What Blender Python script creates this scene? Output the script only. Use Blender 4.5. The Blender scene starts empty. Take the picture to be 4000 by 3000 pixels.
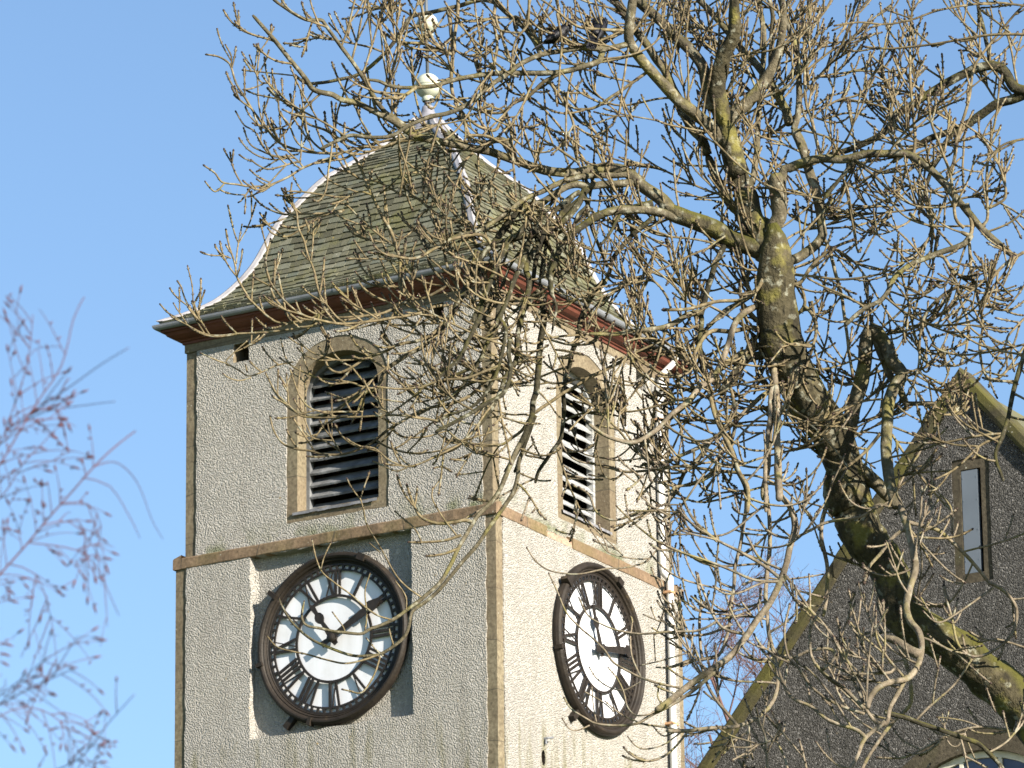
import bpy, bmesh, math, random
from mathutils import Vector, Matrix
R = math.radians
random.seed(7)
scene = bpy.context.scene
col = scene.collection
GZ = 1.6                                # eye height: measured heights + GZ = height over the ground
YAW = R(-30.348)                        # turn of the church against the line of sight
CX, CY = -1.0707, 66.3419               # centre of the tower on the ground

# ---------------------------------------------------------------- camera
cd = bpy.data.cameras.new("camera")
cam = bpy.data.objects.new("camera", cd); col.objects.link(cam)
cd.sensor_width = 36.0
cd.lens = 36.0 * 20846.3 / 4000.0
cd.clip_end = 3000.0
cam.location = (0, 0, GZ)
cam.rotation_euler = (Matrix.Rotation(math.pi / 2 + 0.3099, 3, 'X') @ Matrix.Rotation(-0.0125, 3, 'Z')).to_euler()
cd.dof.use_dof = True
cd.dof.focus_distance = 29.0
cd.dof.aperture_fstop = cd.lens / 1000.0 / 0.0066
scene.camera = cam

# ---------------------------------------------------------------- sky and sun
def rot(x, y):
    c, s = math.cos(YAW), math.sin(YAW)
    return c * x - s * y, s * x + c * y
sl = Vector((3.15, -0.98, 1.24)).normalized()      # towards the sun, in the church's own axes
sx, sy = rot(sl.x, sl.y)
SUN = Vector((sx, sy, sl.z))
elev = math.asin(SUN.z)
world = bpy.data.worlds.new("World"); scene.world = world
world.use_nodes = True
wn = world.node_tree.nodes
sky = wn.new('ShaderNodeTexSky'); sky.sky_type = 'NISHITA'
sky.sun_disc = False
sky.sun_elevation = elev
sky.sun_rotation = math.atan2(SUN.x, SUN.y)
sky.altitude = 50; sky.air_density = 1.0; sky.dust_density = 0.25; sky.ozone_density = 2.9
bg = wn['Background']; bg.inputs['Strength'].default_value = 0.079
world.node_tree.links.new(sky.outputs[0], bg.inputs[0])
ld = bpy.data.lights.new("sun", 'SUN'); ld.energy = 5.0; ld.angle = R(0.5); ld.color = (1.0, 0.91, 0.77)
sun = bpy.data.objects.new("sun", ld); col.objects.link(sun)
sun.rotation_euler = SUN.to_track_quat('Z', 'Y').to_euler()
sun.location = (20, -10, 40)
scene.view_settings.view_transform = 'Standard'
scene.view_settings.look = 'None'
scene.view_settings.exposure = 1.36
scene.view_settings.gamma = 1.0
scene.cycles.max_bounces = 6
scene.cycles.use_denoising = True

# ---------------------------------------------------------------- materials
class NT:
    def __init__(s, name):
        m = bpy.data.materials.new(name); m.use_nodes = True
        s.m = m; s.t = m.node_tree; s.n = s.t.nodes; s.b = s.n['Principled BSDF']
        s.tc = s.n.new('ShaderNodeTexCoord')
        s.b.inputs['Specular IOR Level'].default_value = 0.25
    def link(s, a, b): s.t.links.new(a, b)
    def coord(s, scale=(1, 1, 1), src='Object'):
        mp = s.n.new('ShaderNodeMapping'); mp.inputs['Scale'].default_value = scale
        s.link(s.tc.outputs[src], mp.inputs[0]); return mp.outputs[0]
    def noise(s, scale, detail=4, vec=None, rough=0.55):
        x = s.n.new('ShaderNodeTexNoise'); x.inputs['Scale'].default_value = scale
        x.inputs['Detail'].default_value = detail; x.inputs['Roughness'].default_value = rough
        s.link(vec if vec is not None else s.tc.outputs['Object'], x.inputs['Vector']); return x.outputs['Fac']
    def voro(s, scale, vec=None, feature='F1', out='Distance'):
        x = s.n.new('ShaderNodeTexVoronoi'); x.inputs['Scale'].default_value = scale; x.feature = feature
        s.link(vec if vec is not None else s.tc.outputs['Object'], x.inputs['Vector']); return x.outputs[out]
    def ramp(s, fac, stops):
        x = s.n.new('ShaderNodeValToRGB'); e = x.color_ramp.elements
        while len(e) < len(stops): e.new(0.5)
        for el, (p, c) in zip(e, stops):
            el.position = p; el.color = tuple(c) + (1,) if len(c) == 3 else c
        s.link(fac, x.inputs[0]); return x.outputs[0]
    def step(s, fac, a, b):
        x = s.n.new('ShaderNodeMapRange'); x.inputs[1].default_value = a; x.inputs[2].default_value = b
        s.link(fac, x.inputs[0]); return x.outputs[0]
    def math(s, op, a, b):
        x = s.n.new('ShaderNodeMath'); x.operation = op
        for i, v in enumerate((a, b)):
            if hasattr(v, 'links'): s.link(v, x.inputs[i])
            else: x.inputs[i].default_value = v
        return x.outputs[0]
    def mix(s, fac, a, b, mode='MIX'):
        x = s.n.new('ShaderNodeMix'); x.data_type = 'RGBA'; x.blend_type = mode
        for v, k in ((fac, 0), (a, 6), (b, 7)):
            if hasattr(v, 'links'): s.link(v, x.inputs[k])
            elif k == 0: x.inputs[0].default_value = v
            else: x.inputs[k].default_value = tuple(v) + (1,)
        return x.outputs[2]
    def sepz(s, k='Z'):
        x = s.n.new('ShaderNodeSeparateXYZ'); s.link(s.tc.outputs['Object'], x.inputs[0]); return x.outputs[k]
    def bump(s, h, dist, strength=1.0):
        x = s.n.new('ShaderNodeBump'); x.inputs['Distance'].default_value = dist; x.inputs['Strength'].default_value = strength
        s.link(h, x.inputs['Height']); s.link(x.outputs[0], s.b.inputs['Normal'])
    def color(s, c):
        if hasattr(c, 'links'): s.link(c, s.b.inputs['Base Color'])
        else: s.b.inputs['Base Color'].default_value = tuple(c) + (1,)
    def rough(s, v): s.b.inputs['Roughness'].default_value = v

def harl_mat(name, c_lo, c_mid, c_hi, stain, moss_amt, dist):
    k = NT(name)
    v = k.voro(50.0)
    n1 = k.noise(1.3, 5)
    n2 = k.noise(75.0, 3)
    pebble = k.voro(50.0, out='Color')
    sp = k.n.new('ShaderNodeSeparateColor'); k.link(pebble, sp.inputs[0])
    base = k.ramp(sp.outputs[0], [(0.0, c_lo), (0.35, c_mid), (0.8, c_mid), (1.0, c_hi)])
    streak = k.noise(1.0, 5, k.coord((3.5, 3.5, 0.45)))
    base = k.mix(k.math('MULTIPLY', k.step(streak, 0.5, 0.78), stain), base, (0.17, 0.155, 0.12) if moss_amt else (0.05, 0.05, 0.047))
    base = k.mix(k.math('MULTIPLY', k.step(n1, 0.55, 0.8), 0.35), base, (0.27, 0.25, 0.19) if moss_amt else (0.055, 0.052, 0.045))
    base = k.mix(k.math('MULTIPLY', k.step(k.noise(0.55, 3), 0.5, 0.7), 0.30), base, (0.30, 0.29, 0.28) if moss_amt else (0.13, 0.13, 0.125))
    # orange lichen dots
    dots = k.math('MULTIPLY', k.step(k.voro(4.3), 0.09, 0.05), k.step(k.noise(22, 3), 0.5, 0.62))
    base = k.mix(k.math('MULTIPLY', dots, 0.7), base, (0.28, 0.18, 0.03))
    # green algae below the ledge of the belfry
    zz = k.sepz('Z')
    band = k.math('MULTIPLY', k.step(zz, 18.62 + GZ, 18.72 + GZ), k.step(zz, 19.0 + GZ, 18.72 + GZ))
    band = k.math('MULTIPLY', band, k.step(k.noise(2.2, 5), 0.47, 0.62))
    base = k.mix(k.math('MULTIPLY', band, moss_amt), base, (0.13, 0.15, 0.06))
    low = k.math('MULTIPLY', k.step(zz, 16.2 + GZ, 16.0 + GZ), k.step(k.noise(1.9, 4, k.coord((2.2, 2.2, 0.3))), 0.5, 0.68))
    base = k.mix(k.math('MULTIPLY', low, moss_amt * 0.8), base, (0.17, 0.16, 0.07))
    k.color(base)
    h = k.math('ADD', k.math('MULTIPLY', k.step(v, 0.75, 0.12), 1.0), k.math('MULTIPLY', n2, 0.8))
    k.bump(h, dist, 1.0)
    k.rough(0.95)
    return k.m

def stone_mat(name, a, b, c, moss, mossc=(0.09, 0.10, 0.03), mscale=2.5, joint=None):
    k = NT(name)
    n = k.noise(1.6, 6, rough=0.65)
    f = k.noise(26, 4)
    base = k.ramp(n, [(0.3, a), (0.5, b), (0.7, c)])
    base = k.mix(k.step(f, 0.35, 0.75), base, (a[0] * .6, a[1] * .6, a[2] * .6))
    base = k.mix(k.math('MULTIPLY', k.step(k.noise(mscale, 5), 0.62 - 0.25 * moss, 0.75 - 0.2 * moss), moss), base, mossc)
    # pale lichen spots
    base = k.mix(k.math('MULTIPLY', k.step(k.voro(13), 0.16, 0.10), k.step(k.noise(5, 2), 0.55, 0.7)), base, (0.42, 0.41, 0.34))
    if joint:
        sp = k.n.new('ShaderNodeSeparateXYZ'); k.link(k.tc.outputs['Object'], sp.inputs[0])
        pos = sp.outputs['Z'] if joint == 'Z' else k.math('ADD', sp.outputs['X'], sp.outputs['Y'])
        fr = k.math('FRACT', k.math('ADD', k.math('MULTIPLY', pos, 1.55 if joint == 'Z' else 0.92), k.math('MULTIPLY', k.noise(0.8, 1), 0.5)), 0.0)
        base = k.mix(k.math('MULTIPLY', k.step(fr, 0.024, 0.012), 0.75), base, (0.05, 0.045, 0.035))
        blk = k.n.new('ShaderNodeTexWhiteNoise'); blk.noise_dimensions = '1D'
        k.link(k.math('FLOOR', k.math('ADD', k.math('MULTIPLY', pos, 1.55 if joint == 'Z' else 0.92), k.math('MULTIPLY', k.noise(0.8, 1), 0.5)), 0.0), blk.inputs['W'])
        base = k.mix(k.math('MULTIPLY', blk.outputs['Value'], 0.28), base, (0.19, 0.125, 0.085))
    k.color(base); k.rough(0.9)
    k.bump(k.math('ADD', f, k.noise(90, 2)), 0.006, 0.8)
    return k.m

M = {}
M['harl'] = harl_mat('pale_harling', (0.33, 0.315, 0.285), (0.40, 0.382, 0.35), (0.47, 0.45, 0.415), 0.34, 0.85, 0.0215)
M['harl_dark'] = harl_mat('dark_shaded_harling', (0.046, 0.045, 0.043), (0.105, 0.102, 0.098), (0.30, 0.29, 0.28), 0.6, 0.0, 0.040)  # dark grey render, with tree shade on the gable worked into the colour
M['stone'] = stone_mat('brown_sandstone', (0.14, 0.116, 0.076), (0.20, 0.17, 0.112), (0.26, 0.225, 0.152), 0.15, joint='Z')
M['ledge'] = stone_mat('mossy_ledge_stone', (0.15, 0.105, 0.065), (0.22, 0.155, 0.10), (0.26, 0.19, 0.12), 0.5, (0.12, 0.115, 0.03), 1.1, joint='X')
M['coping'] = stone_mat('mossy_coping_stone', (0.045, 0.040, 0.025), (0.066, 0.058, 0.033), (0.095, 0.083, 0.05), 0.75, (0.085, 0.08, 0.018), 1.2)
M['stone_dark'] = stone_mat('dark_weathered_stone', (0.055, 0.046, 0.032), (0.085, 0.072, 0.05), (0.12, 0.10, 0.07), 0.3, (0.06, 0.062, 0.02))
M['pink'] = stone_mat('broken_pink_stone', (0.36, 0.235, 0.17), (0.42, 0.29, 0.215), (0.46, 0.34, 0.25), 0.0)

def simple(name, c, rough=0.6, metal=0.0, var=0.25, scale=6.0, bump=0.0, bscale=40.0, spec=0.3):
    k = NT(name)
    n = k.noise(scale, 5)
    dark = tuple(x * (1 - var) for x in c); lite = tuple(min(1, x * (1 + var)) for x in c)
    k.color(k.ramp(n, [(0.3, dark), (0.7, lite)]))
    k.rough(rough); k.b.inputs['Metallic'].default_value = metal
    k.b.inputs['Specular IOR Level'].default_value = spec
    if bump: k.bump(k.noise(bscale, 3), bump)
    return k.m
M['red'] = simple('red_painted_timber', (0.12, 0.040, 0.026), 0.6, var=0.3, scale=3)
M['gutter'] = simple('grey_gutter', (0.18, 0.19, 0.21), 0.5, var=0.15)
M['pipe'] = simple('white_pipe', (0.58, 0.58, 0.57), 0.5, var=0.1, scale=3)
M['pipe_collar'] = simple('rusty_bracket', (0.42, 0.25, 0.14), 0.7, var=0.4, scale=20)
M['lead'] = simple('lead_flashing', (0.31, 0.30, 0.315), 0.6, var=0.22, scale=4, bump=0.01, bscale=7)
M['lead_sill'] = simple('grey_lead_sill', (0.20, 0.20, 0.215), 0.6, var=0.4, scale=9)
M['lead_dark'] = simple('dark_lead', (0.20, 0.20, 0.23), 0.5, var=0.3, scale=9)
M['finial'] = simple('verdigris_cream_paint', (0.40, 0.42, 0.34), 0.6, var=0.2, scale=9)
M['rod'] = simple('dark_iron_rod', (0.10, 0.11, 0.12), 0.6)
k = NT('opal_glass')
c = k.ramp(k.noise(1.0, 5, k.coord((7, 7, 1.2))), [(0.35, (0.70, 0.72, 0.77)), (0.7, (0.61, 0.62, 0.65))])
c = k.mix(k.math('MULTIPLY', k.step(k.noise(3.5, 5), 0.55, 0.8), 0.35), c, (0.40, 0.38, 0.33))
k.color(c); k.rough(0.3); M['dial'] = k.m
M['iron'] = simple('dark_cast_iron', (0.020, 0.016, 0.013), 0.5, var=0.4, scale=14)
M['black'] = simple('interior_dark', (0.012, 0.011, 0.010), 0.9)
M['glass'] = simple('window_glass', (0.05, 0.06, 0.11), 0.08, var=0.3, scale=3, spec=0.6)
M['white_frame'] = simple('cream_window_frame', (0.55, 0.53, 0.45), 0.6)
M['panel'] = simple('grey_blue_panel', (0.125, 0.148, 0.18), 0.45, var=0.1, scale=2)
k = NT('clock_rim_iron')
n = k.noise(7, 5); f = k.noise(30, 4)
c = k.ramp(n, [(0.3, (0.014, 0.011, 0.009)), (0.64, (0.026, 0.020, 0.015)), (0.88, (0.11, 0.08, 0.04))])
c = k.mix(k.step(f, 0.5, 0.8), c, (0.02, 0.016, 0.012))
k.color(c); k.rough(0.6); k.bump(f, 0.006); M['rim'] = k.m
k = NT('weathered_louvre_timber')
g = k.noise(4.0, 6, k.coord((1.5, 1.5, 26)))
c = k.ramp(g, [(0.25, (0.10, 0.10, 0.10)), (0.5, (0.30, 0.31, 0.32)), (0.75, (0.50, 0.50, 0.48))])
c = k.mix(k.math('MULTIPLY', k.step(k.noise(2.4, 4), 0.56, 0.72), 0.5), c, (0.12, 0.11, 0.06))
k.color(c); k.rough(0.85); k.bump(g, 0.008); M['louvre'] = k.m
M['louvre_shaded'] = simple('shaded_louvre_timber', (0.13, 0.135, 0.14), 0.85, var=0.5, scale=5, bump=0.008, bscale=20)  # same louvre timber, with the left window's shade put into the colour
k = NT('mossy_slate')
gi = k.n.new('ShaderNodeNewGeometry')
c = k.ramp(gi.outputs['Random Per Island'], [(0.0, (0.060, 0.058, 0.040)), (0.3, (0.098, 0.095, 0.064)), (0.6, (0.132, 0.128, 0.088)), (0.85, (0.105, 0.115, 0.092)), (1.0, (0.18, 0.173, 0.125))])
c = k.mix(k.math('MULTIPLY', k.step(k.noise(2.1, 6, rough=0.7), 0.48, 0.68), 0.6), c, (0.15, 0.145, 0.045))
c = k.mix(k.math('MULTIPLY', k.step(k.noise(14, 4), 0.5, 0.75), 0.55), c, (0.08, 0.085, 0.05))
c = k.mix(k.math('MULTIPLY', k.step(k.voro(9), 0.10, 0.06), k.step(k.noise(3, 2), 0.5, 0.7)), c, (0.45, 0.45, 0.38))
c = k.mix(k.math('MULTIPLY', k.step(k.voro(6), 0.10, 0.05), k.step(k.noise(7, 2), 0.52, 0.66)), c, (0.30, 0.22, 0.04))
k.color(c); k.rough(0.85); k.bump(k.noise(40, 4), 0.006); M['slate'] = k.m
k = NT('meadow_grass')
k.color(k.ramp(k.noise(0.4, 6), [(0.3, (0.05, 0.075, 0.02)), (0.7, (0.09, 0.12, 0.035))])); k.rough(1.0); M['grass'] = k.m

# ---------------------------------------------------------------- mesh helpers
def tag(o, label=None, cat=None, group=None, kind=None):
    if label: o['label'] = label
    if cat: o['category'] = cat
    if group: o['group'] = group
    if kind: o['kind'] = kind
    return o
def empty(name, loc, rz=0.0):
    o = bpy.data.objects.new(name, None); col.objects.link(o)
    o.location = loc; o.rotation_euler = (0, 0, rz); o.empty_display_size = 0.3
    return o
def link(name, bm, mat, parent=None, smooth=False, norm=True):
    if norm: bmesh.ops.recalc_face_normals(bm, faces=bm.faces)
    me = bpy.data.meshes.new(name); bm.to_mesh(me); bm.free()
    if smooth:
        for p in me.polygons: p.use_smooth = True
    for mm in (mat if isinstance(mat, (list, tuple)) else [mat]): me.materials.append(mm)
    o = bpy.data.objects.new(name, me); col.objects.link(o); o.parent = parent
    return o
def box(bm, x0, x1, y0, y1, z0, z1, bev=0.0):
    r = bmesh.ops.create_cube(bm, size=1.0)
    for v in r['verts']:
        v.co = Vector(((x0 + x1) / 2 + v.co.x * (x1 - x0), (y0 + y1) / 2 + v.co.y * (y1 - y0), (z0 + z1) / 2 + v.co.z * (z1 - z0)))
    if bev:
        es = list({e for v in r['verts'] for e in v.link_edges})
        bmesh.ops.bevel(bm, geom=es, offset=bev, segments=2, affect='EDGES', profile=0.6)
def tube(bm, pts, rad, n=8, cap=True):
    pts = [Vector(p) for p in pts]
    if not hasattr(rad, '__len__'): rad = [rad] * len(pts)
    ref = Vector((0.31, 0.52, 0.79)); rings = []; prev = None
    for i, p in enumerate(pts):
        t = (pts[min(i + 1, len(pts) - 1)] - pts[max(i - 1, 0)]).normalized()
        if prev is None:
            u = t.cross(ref).normalized()
        else:
            u = (prev - t * prev.dot(t)).normalized()
        prev = u; w = t.cross(u)
        rings.append([bm.verts.new(p + (u * math.cos(a) + w * math.sin(a)) * rad[i]) for a in [2 * math.pi * j / n for j in range(n)]])
    for a, b in zip(rings, rings[1:]):
        for j in range(n): bm.faces.new((a[j], a[(j + 1) % n], b[(j + 1) % n], b[j]))
    if cap:
        bm.faces.new(rings[0][::-1]); bm.faces.new(rings[-1])
def lathe(bm, prof, n=48, axis='Z', center=(0, 0, 0)):
    # prof: (r, h); axis Z upward, or Y (h outward along -Y)
    c = Vector(center); rings = []
    for r, h in prof:
        ring = []
        for j in range(n):
            a = 2 * math.pi * j / n
            q = Vector((r * math.cos(a), r * math.sin(a), h)) if axis == 'Z' else Vector((r * math.cos(a), -h, r * math.sin(a)))
            ring.append(bm.verts.new(q + c))
        rings.append(ring)
    for a, b in zip(rings, rings[1:]):
        for j in range(n): bm.faces.new((a[j], a[(j + 1) % n], b[(j + 1) % n], b[j]))
    return rings
def sweep_square(bm, prof, closed=True):
    # prof: (half width, z) swept round the four sides of the tower
    rings = [[bm.verts.new((sx * r, sy * r, z)) for sx, sy in ((-1, -1), (1, -1), (1, 1), (-1, 1))] for r, z in prof]
    n = len(rings)
    for i in range(n if closed else n - 1):
        a, b = rings[i], rings[(i + 1) % n]
        for j in range(4): bm.faces.new((a[j], a[(j + 1) % 4], b[(j + 1) % 4], b[j]))
# a wall side: maps (u, w, out) to tower axes. side 0 faces -Y, 1 faces +X, 2 faces +Y, 3 faces -X
def side_pt(side, u, out, z):
    return ((u, -out, z), (out, u, z), (-u, out, z), (-out, -u, z))[side]
def sheet(bm, side, out, outer, holes=(), depth=0.0):
    """flat panel with holes; depth > 0 adds returns going back from every edge"""
    edges = []
    loops = []
    for lp in [outer] + list(holes):
        vs = [bm.verts.new(side_pt(side, u, out, z)) for u, z in lp]
        loops.append((vs, lp))
        for i in range(len(vs)): edges.append(bm.edges.new((vs[i], vs[(i + 1) % len(vs)])))
    bmesh.ops.triangle_fill(bm, use_beauty=True, use_dissolve=False, edges=edges)
    if depth:
        for vs, lp in loops:
            bk = [bm.verts.new(side_pt(side, u, out - depth, z)) for u, z in lp]
            for i in range(len(vs)):
                j = (i + 1) % len(vs); bm.faces.new((vs[i], vs[j], bk[j], bk[i]))
def rect(u0, u1, z0, z1): return [(u0, z0), (u1, z0), (u1, z1), (u0, z1)]
def rough_loop(lp, step=0.12, amp=0.009, seed=1):
    rr = random.Random(seed); out = []
    n = len(lp)
    for i in range(n):
        a, b = lp[i], lp[(i + 1) % n]
        d = math.hypot(b[0] - a[0], b[1] - a[1]); m = max(1, int(d / step))
        for j in range(m):
            t = j / m
            out.append((a[0] + (b[0] - a[0]) * t + rr.uniform(-amp, amp), a[1] + (b[1] - a[1]) * t + rr.uniform(-amp, amp)))
    return out
def arch(cu, hw, z0, zs, rise, n=20):
    pts = [(cu - hw, z0), (cu + hw, z0)]
    for i in range(n + 1):
        a = math.pi * i / n
        pts.append((cu + hw * math.cos(a), zs + rise * math.sin(a)))
    return pts

# ---------------------------------------------------------------- ground
bm = bmesh.new()
bmesh.ops.create_grid(bm, x_segments=8, y_segments=8, size=1500)
tag(link('ground', bm, M['grass']), kind='structure')
# ---------------------------------------------------------------- clock tower
def Z(z): return z + GZ
A, AL = 2.30, 2.386                     # half widths of belfry stage and clock stage
P = 0.016                               # thickness of the harling
tower = tag(empty('church_tower', (CX, CY, 0), YAW),
            'square pale harled clock tower with arched louvred openings and a bell-shaped slate roof', 'tower')
ZS0, ZS1, ZT = Z(18.53), Z(18.68), Z(21.57)
WC = {0: 0.02, 1: 0.055}                # window centre along its wall
W_OUT = lambda s: arch(WC[s], 0.76, Z(18.905), Z(20.64), 0.635)
W_IN = lambda s: arch(WC[s], 0.605, Z(19.05), Z(20.62), 0.46)
HOLE = {0: [rect(-1.555, -1.315, Z(21.19), Z(21.44)), rect(1.42, 1.61, Z(21.20), Z(21.44))], 1: [rect(1.40, 1.66, Z(21.19), Z(21.44))], 2: [], 3: []}
# stone core, with the dressed margins at the corners
bm = bmesh.new()
for s in range(4):
    c = A - P
    holes = ([W_IN(s)] if s in (0, 1) else []) + HOLE[s]
    sheet(bm, s, c, rect(-c, c, ZS1 - 0.02, ZT), holes)
    c = AL - P
    sheet(bm, s, c, rect(-c, c, 0, ZS0 + 0.02), [rect(-1.235, 1.172, Z(16.15), ZS0 + 0.01)] if s == 0 else ([[(-1.302 + 0.05 * math.cos(a), Z(15.66) + 0.10 * math.sin(a)) for a in [i * math.pi / 5 for i in range(10)]]] if s == 1 else []))
link('stone_margin', bm, M['stone'], tower)
# window reveals (stone) and putlog holes
for s in (0, 1):
    bm = bmesh.new()
    lp = W_IN(s)
    fr = [bm.verts.new(side_pt(s, u, A - P + 0.004, z)) for u, z in lp]
    bk = [bm.verts.new(side_pt(s, u, A - 0.26, z)) for u, z in lp]
    ot = [bm.verts.new(side_pt(s, u, A - P + 0.004, z)) for u, z in W_OUT(s)]
    n = len(fr)
    for i in range(n):
        j = (i + 1) % n
        bm.faces.new((fr[i], fr[j], bk[j], bk[i])); bm.faces.new((ot[i], ot[j], fr[j], fr[i]))
    w = link('belfry_opening', bm, M['stone'], tower)
    # lead covered sill
    bm = bmesh.new()
    u0, u1 = WC[s] - 0.66, WC[s] + 0.60
    for k in range(10):
        a, b = u0 + (u1 - u0) * k / 10, u0 + (u1 - u0) * (k + 1) / 10
        jz = random.uniform(-.006, .006)
        vs = [bm.verts.new(side_pt(s, *q)) for q in ((a, A + .02, Z(19.035) + jz), (b, A + .02, Z(19.035) + jz), (b, A - .2, Z(19.085)), (a, A - .2, Z(19.085)))]
        vd = [bm.verts.new(side_pt(s, *q)) for q in ((a, A + .02, Z(19.0) + jz), (b, A + .02, Z(19.0) + jz))]
        bm.faces.new(vs); bm.faces.new((vd[0], vd[1], vs[1], vs[0]))
    link('sill', bm, M['lead_sill'], w)
    # timber frame behind the stone
    bm = bmesh.new()
    lo, li = arch(WC[s], 0.615, Z(19.04), Z(20.62), 0.47), arch(WC[s], 0.555, Z(19.09), Z(20.62), 0.41)
    a1 = [bm.verts.new(side_pt(s, u, A - 0.225, z)) for u, z in lo]; a2 = [bm.verts.new(side_pt(s, u, A - 0.225, z)) for u, z in li]
    a3 = [bm.verts.new(side_pt(s, u, A - 0.32, z)) for u, z in li]
    for i in range(n):
        j = (i + 1) % n
        bm.faces.new((a1[i], a1[j], a2[j], a2[i])); bm.faces.new((a2[i], a2[j], a3[j], a3[i]))
    link('frame', bm, M['louvre'] if s else M['louvre_shaded'], w)
    # louvre boards
    for k in range(12):
        z = Z(19.10) + 0.163 * k
        hw = 0.553
        if z + .10 > Z(20.62):
            q = (z + 0.05 - Z(20.62)) / 0.41
            if q > 0.97: continue
            hw = 0.553 * math.sqrt(max(0.02, 1 - q * q))
        bm = bmesh.new(); jz = random.uniform(-.012, .012); tl = random.uniform(-.014, .014); th = random.uniform(.018, .026)
        nseg = 6; prev = None
        for g in range(nseg + 1):
            u = WC[s] - hw + 2 * hw * g / nseg
            zz = z + jz + tl * (u - WC[s]) + random.uniform(-.004, .004)
            ring = [bm.verts.new(side_pt(s, *q)) for q in ((u, A - 0.225, zz), (u, A - 0.235, zz - th), (u, A - 0.37, zz + 0.105), (u, A - 0.36, zz + 0.105 + th))]
            if prev:
                for i in range(4): bm.faces.new((prev[i], prev[(i + 1) % 4], ring[(i + 1) % 4], ring[i]))
            else: bm.faces.new(ring)
            prev = ring
        bm.faces.new(prev)
        link('louvre_board', bm, M['louvre'] if s else M['louvre_shaded'], w)
# putlog holes
for s in (0, 1):
    for h in HOLE[s]:
        bm = bmesh.new()
        for i in range(4):
            a, b = h[i], h[(i + 1) % 4]
            bm.faces.new([bm.verts.new(side_pt(s, *q)) for q in ((a[0], A, a[1]), (b[0], A, b[1]), (b[0], A - .5, b[1]), (a[0], A - .5, a[1]))])
        bm.faces.new([bm.verts.new(side_pt(s, u, A - .5, z)) for u, z in h])
        link('vent_hole', bm, M['harl'] if s else M['stone'], tower)
# harling panels
bm = bmesh.new()
for s in range(4):
    ex = 0.05 if s == 0 else 0.0
    lp = rect(-2.115, 2.145, ZS1 - 0.01, Z(21.456)) if s == 0 else rect(-2.135, 2.20, ZS1 - 0.01, Z(21.456))
    hs = []
    if s in (0, 1):
        hs = [rough_loop(W_OUT(s), 0.12, 0.008, 5 + s)] + [rough_loop(h, 0.1, 0.004, 3) for h in HOLE[s]]
    sheet(bm, s, A, rough_loop(lp, 0.11, 0.010, 11 + s), hs, P + 0.002)
link('belfry_wall', bm, M['harl'], tower)
bm = bmesh.new()
for s in range(4):
    lp = rect(-2.205, 2.228, 0.3, ZS0 + 0.01) if s == 0 else rect(-2.22, 2.24, 0.3, ZS0 + 0.01)
    if s == 0:
        rc = rough_loop(rect(-1.228, 1.165, Z(16.155), ZS0 - 0.003), 0.12, 0.012, 21)
        sheet(bm, 0, AL, rough_loop(lp, 0.11, 0.010, 31), [rc])
        fr = [bm.verts.new(side_pt(0, u, AL, z)) for u, z in rc]
        md = [bm.verts.new(side_pt(0, u + (0.012 if u < 0 else -0.004), AL - 0.10, z + (0.012 if z < Z(17) else 0))) for u, z in rc]
        bk = [bm.verts.new(side_pt(0, u + (0.05 if u < 0 else -0.02), AL - 0.125, z + (0.03 if z < Z(17) else 0))) for u, z in rc]
        for i in range(len(fr)):
            j = (i + 1) % len(fr); bm.faces.new((fr[i], fr[j], md[j], md[i])); bm.faces.new((md[i], md[j], bk[j], bk[i]))
        ed = [bm.edges.get((bk[i], bk[(i + 1) % len(bk)])) for i in range(len(bk))]
        bmesh.ops.triangle_fill(bm, use_beauty=True, use_dissolve=False, edges=ed)
        # outer edge returns of the coat
        ol = rough_loop(lp, 0.11, 0.010, 31)
        a = [bm.verts.new(side_pt(0, u, AL, z)) for u, z in ol]; b = [bm.verts.new(side_pt(0, u, AL - P, z)) for u, z in ol]
        for i in range(len(a)):
            j = (i + 1) % len(a); bm.faces.new((a[i], a[j], b[j], b[i]))
    else:
        hs = [[(-1.302 + 0.05 * math.cos(t), Z(15.66) + 0.10 * math.sin(t)) for t in [i * math.pi / 5 for i in range(10)]]] if s == 1 else []
        sheet(bm, s, AL, rough_loop(lp, 0.11, 0.010, 31 + s), hs, P + 0.002)
link('clock_stage_wall', bm, M['harl'], tower)
# socket behind the round hole in the sunny wall, and the stub of a bracket above it
bm = bmesh.new()
cir = [(-1.302 + 0.05 * math.cos(t), Z(15.66) + 0.10 * math.sin(t)) for t in [i * math.pi / 5 for i in range(10)]]
fr = [bm.verts.new(side_pt(1, u, AL, z)) for u, z in cir]; bk = [bm.verts.new(side_pt(1, u, AL - .3, z)) for u, z in cir]
for i in range(10): bm.faces.new((fr[i], fr[(i + 1) % 10], bk[(i + 1) % 10], bk[i]))
bm.faces.new(bk)
link('wall_hole', bm, M['rim'], tower)
bm = bmesh.new()
tube(bm, [side_pt(1, -1.28, AL - .02, Z(15.90)), side_pt(1, -1.28, AL + .05, Z(15.905)), side_pt(1, -1.22, AL + .10, Z(15.92))], [.02, .016, .012])
tube(bm, [side_pt(1, -1.28, AL + .03, Z(15.90)), side_pt(1, -1.29, AL + .03, Z(15.83))], .014)
link('iron_stub', bm, M['gutter'], tower)
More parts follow.
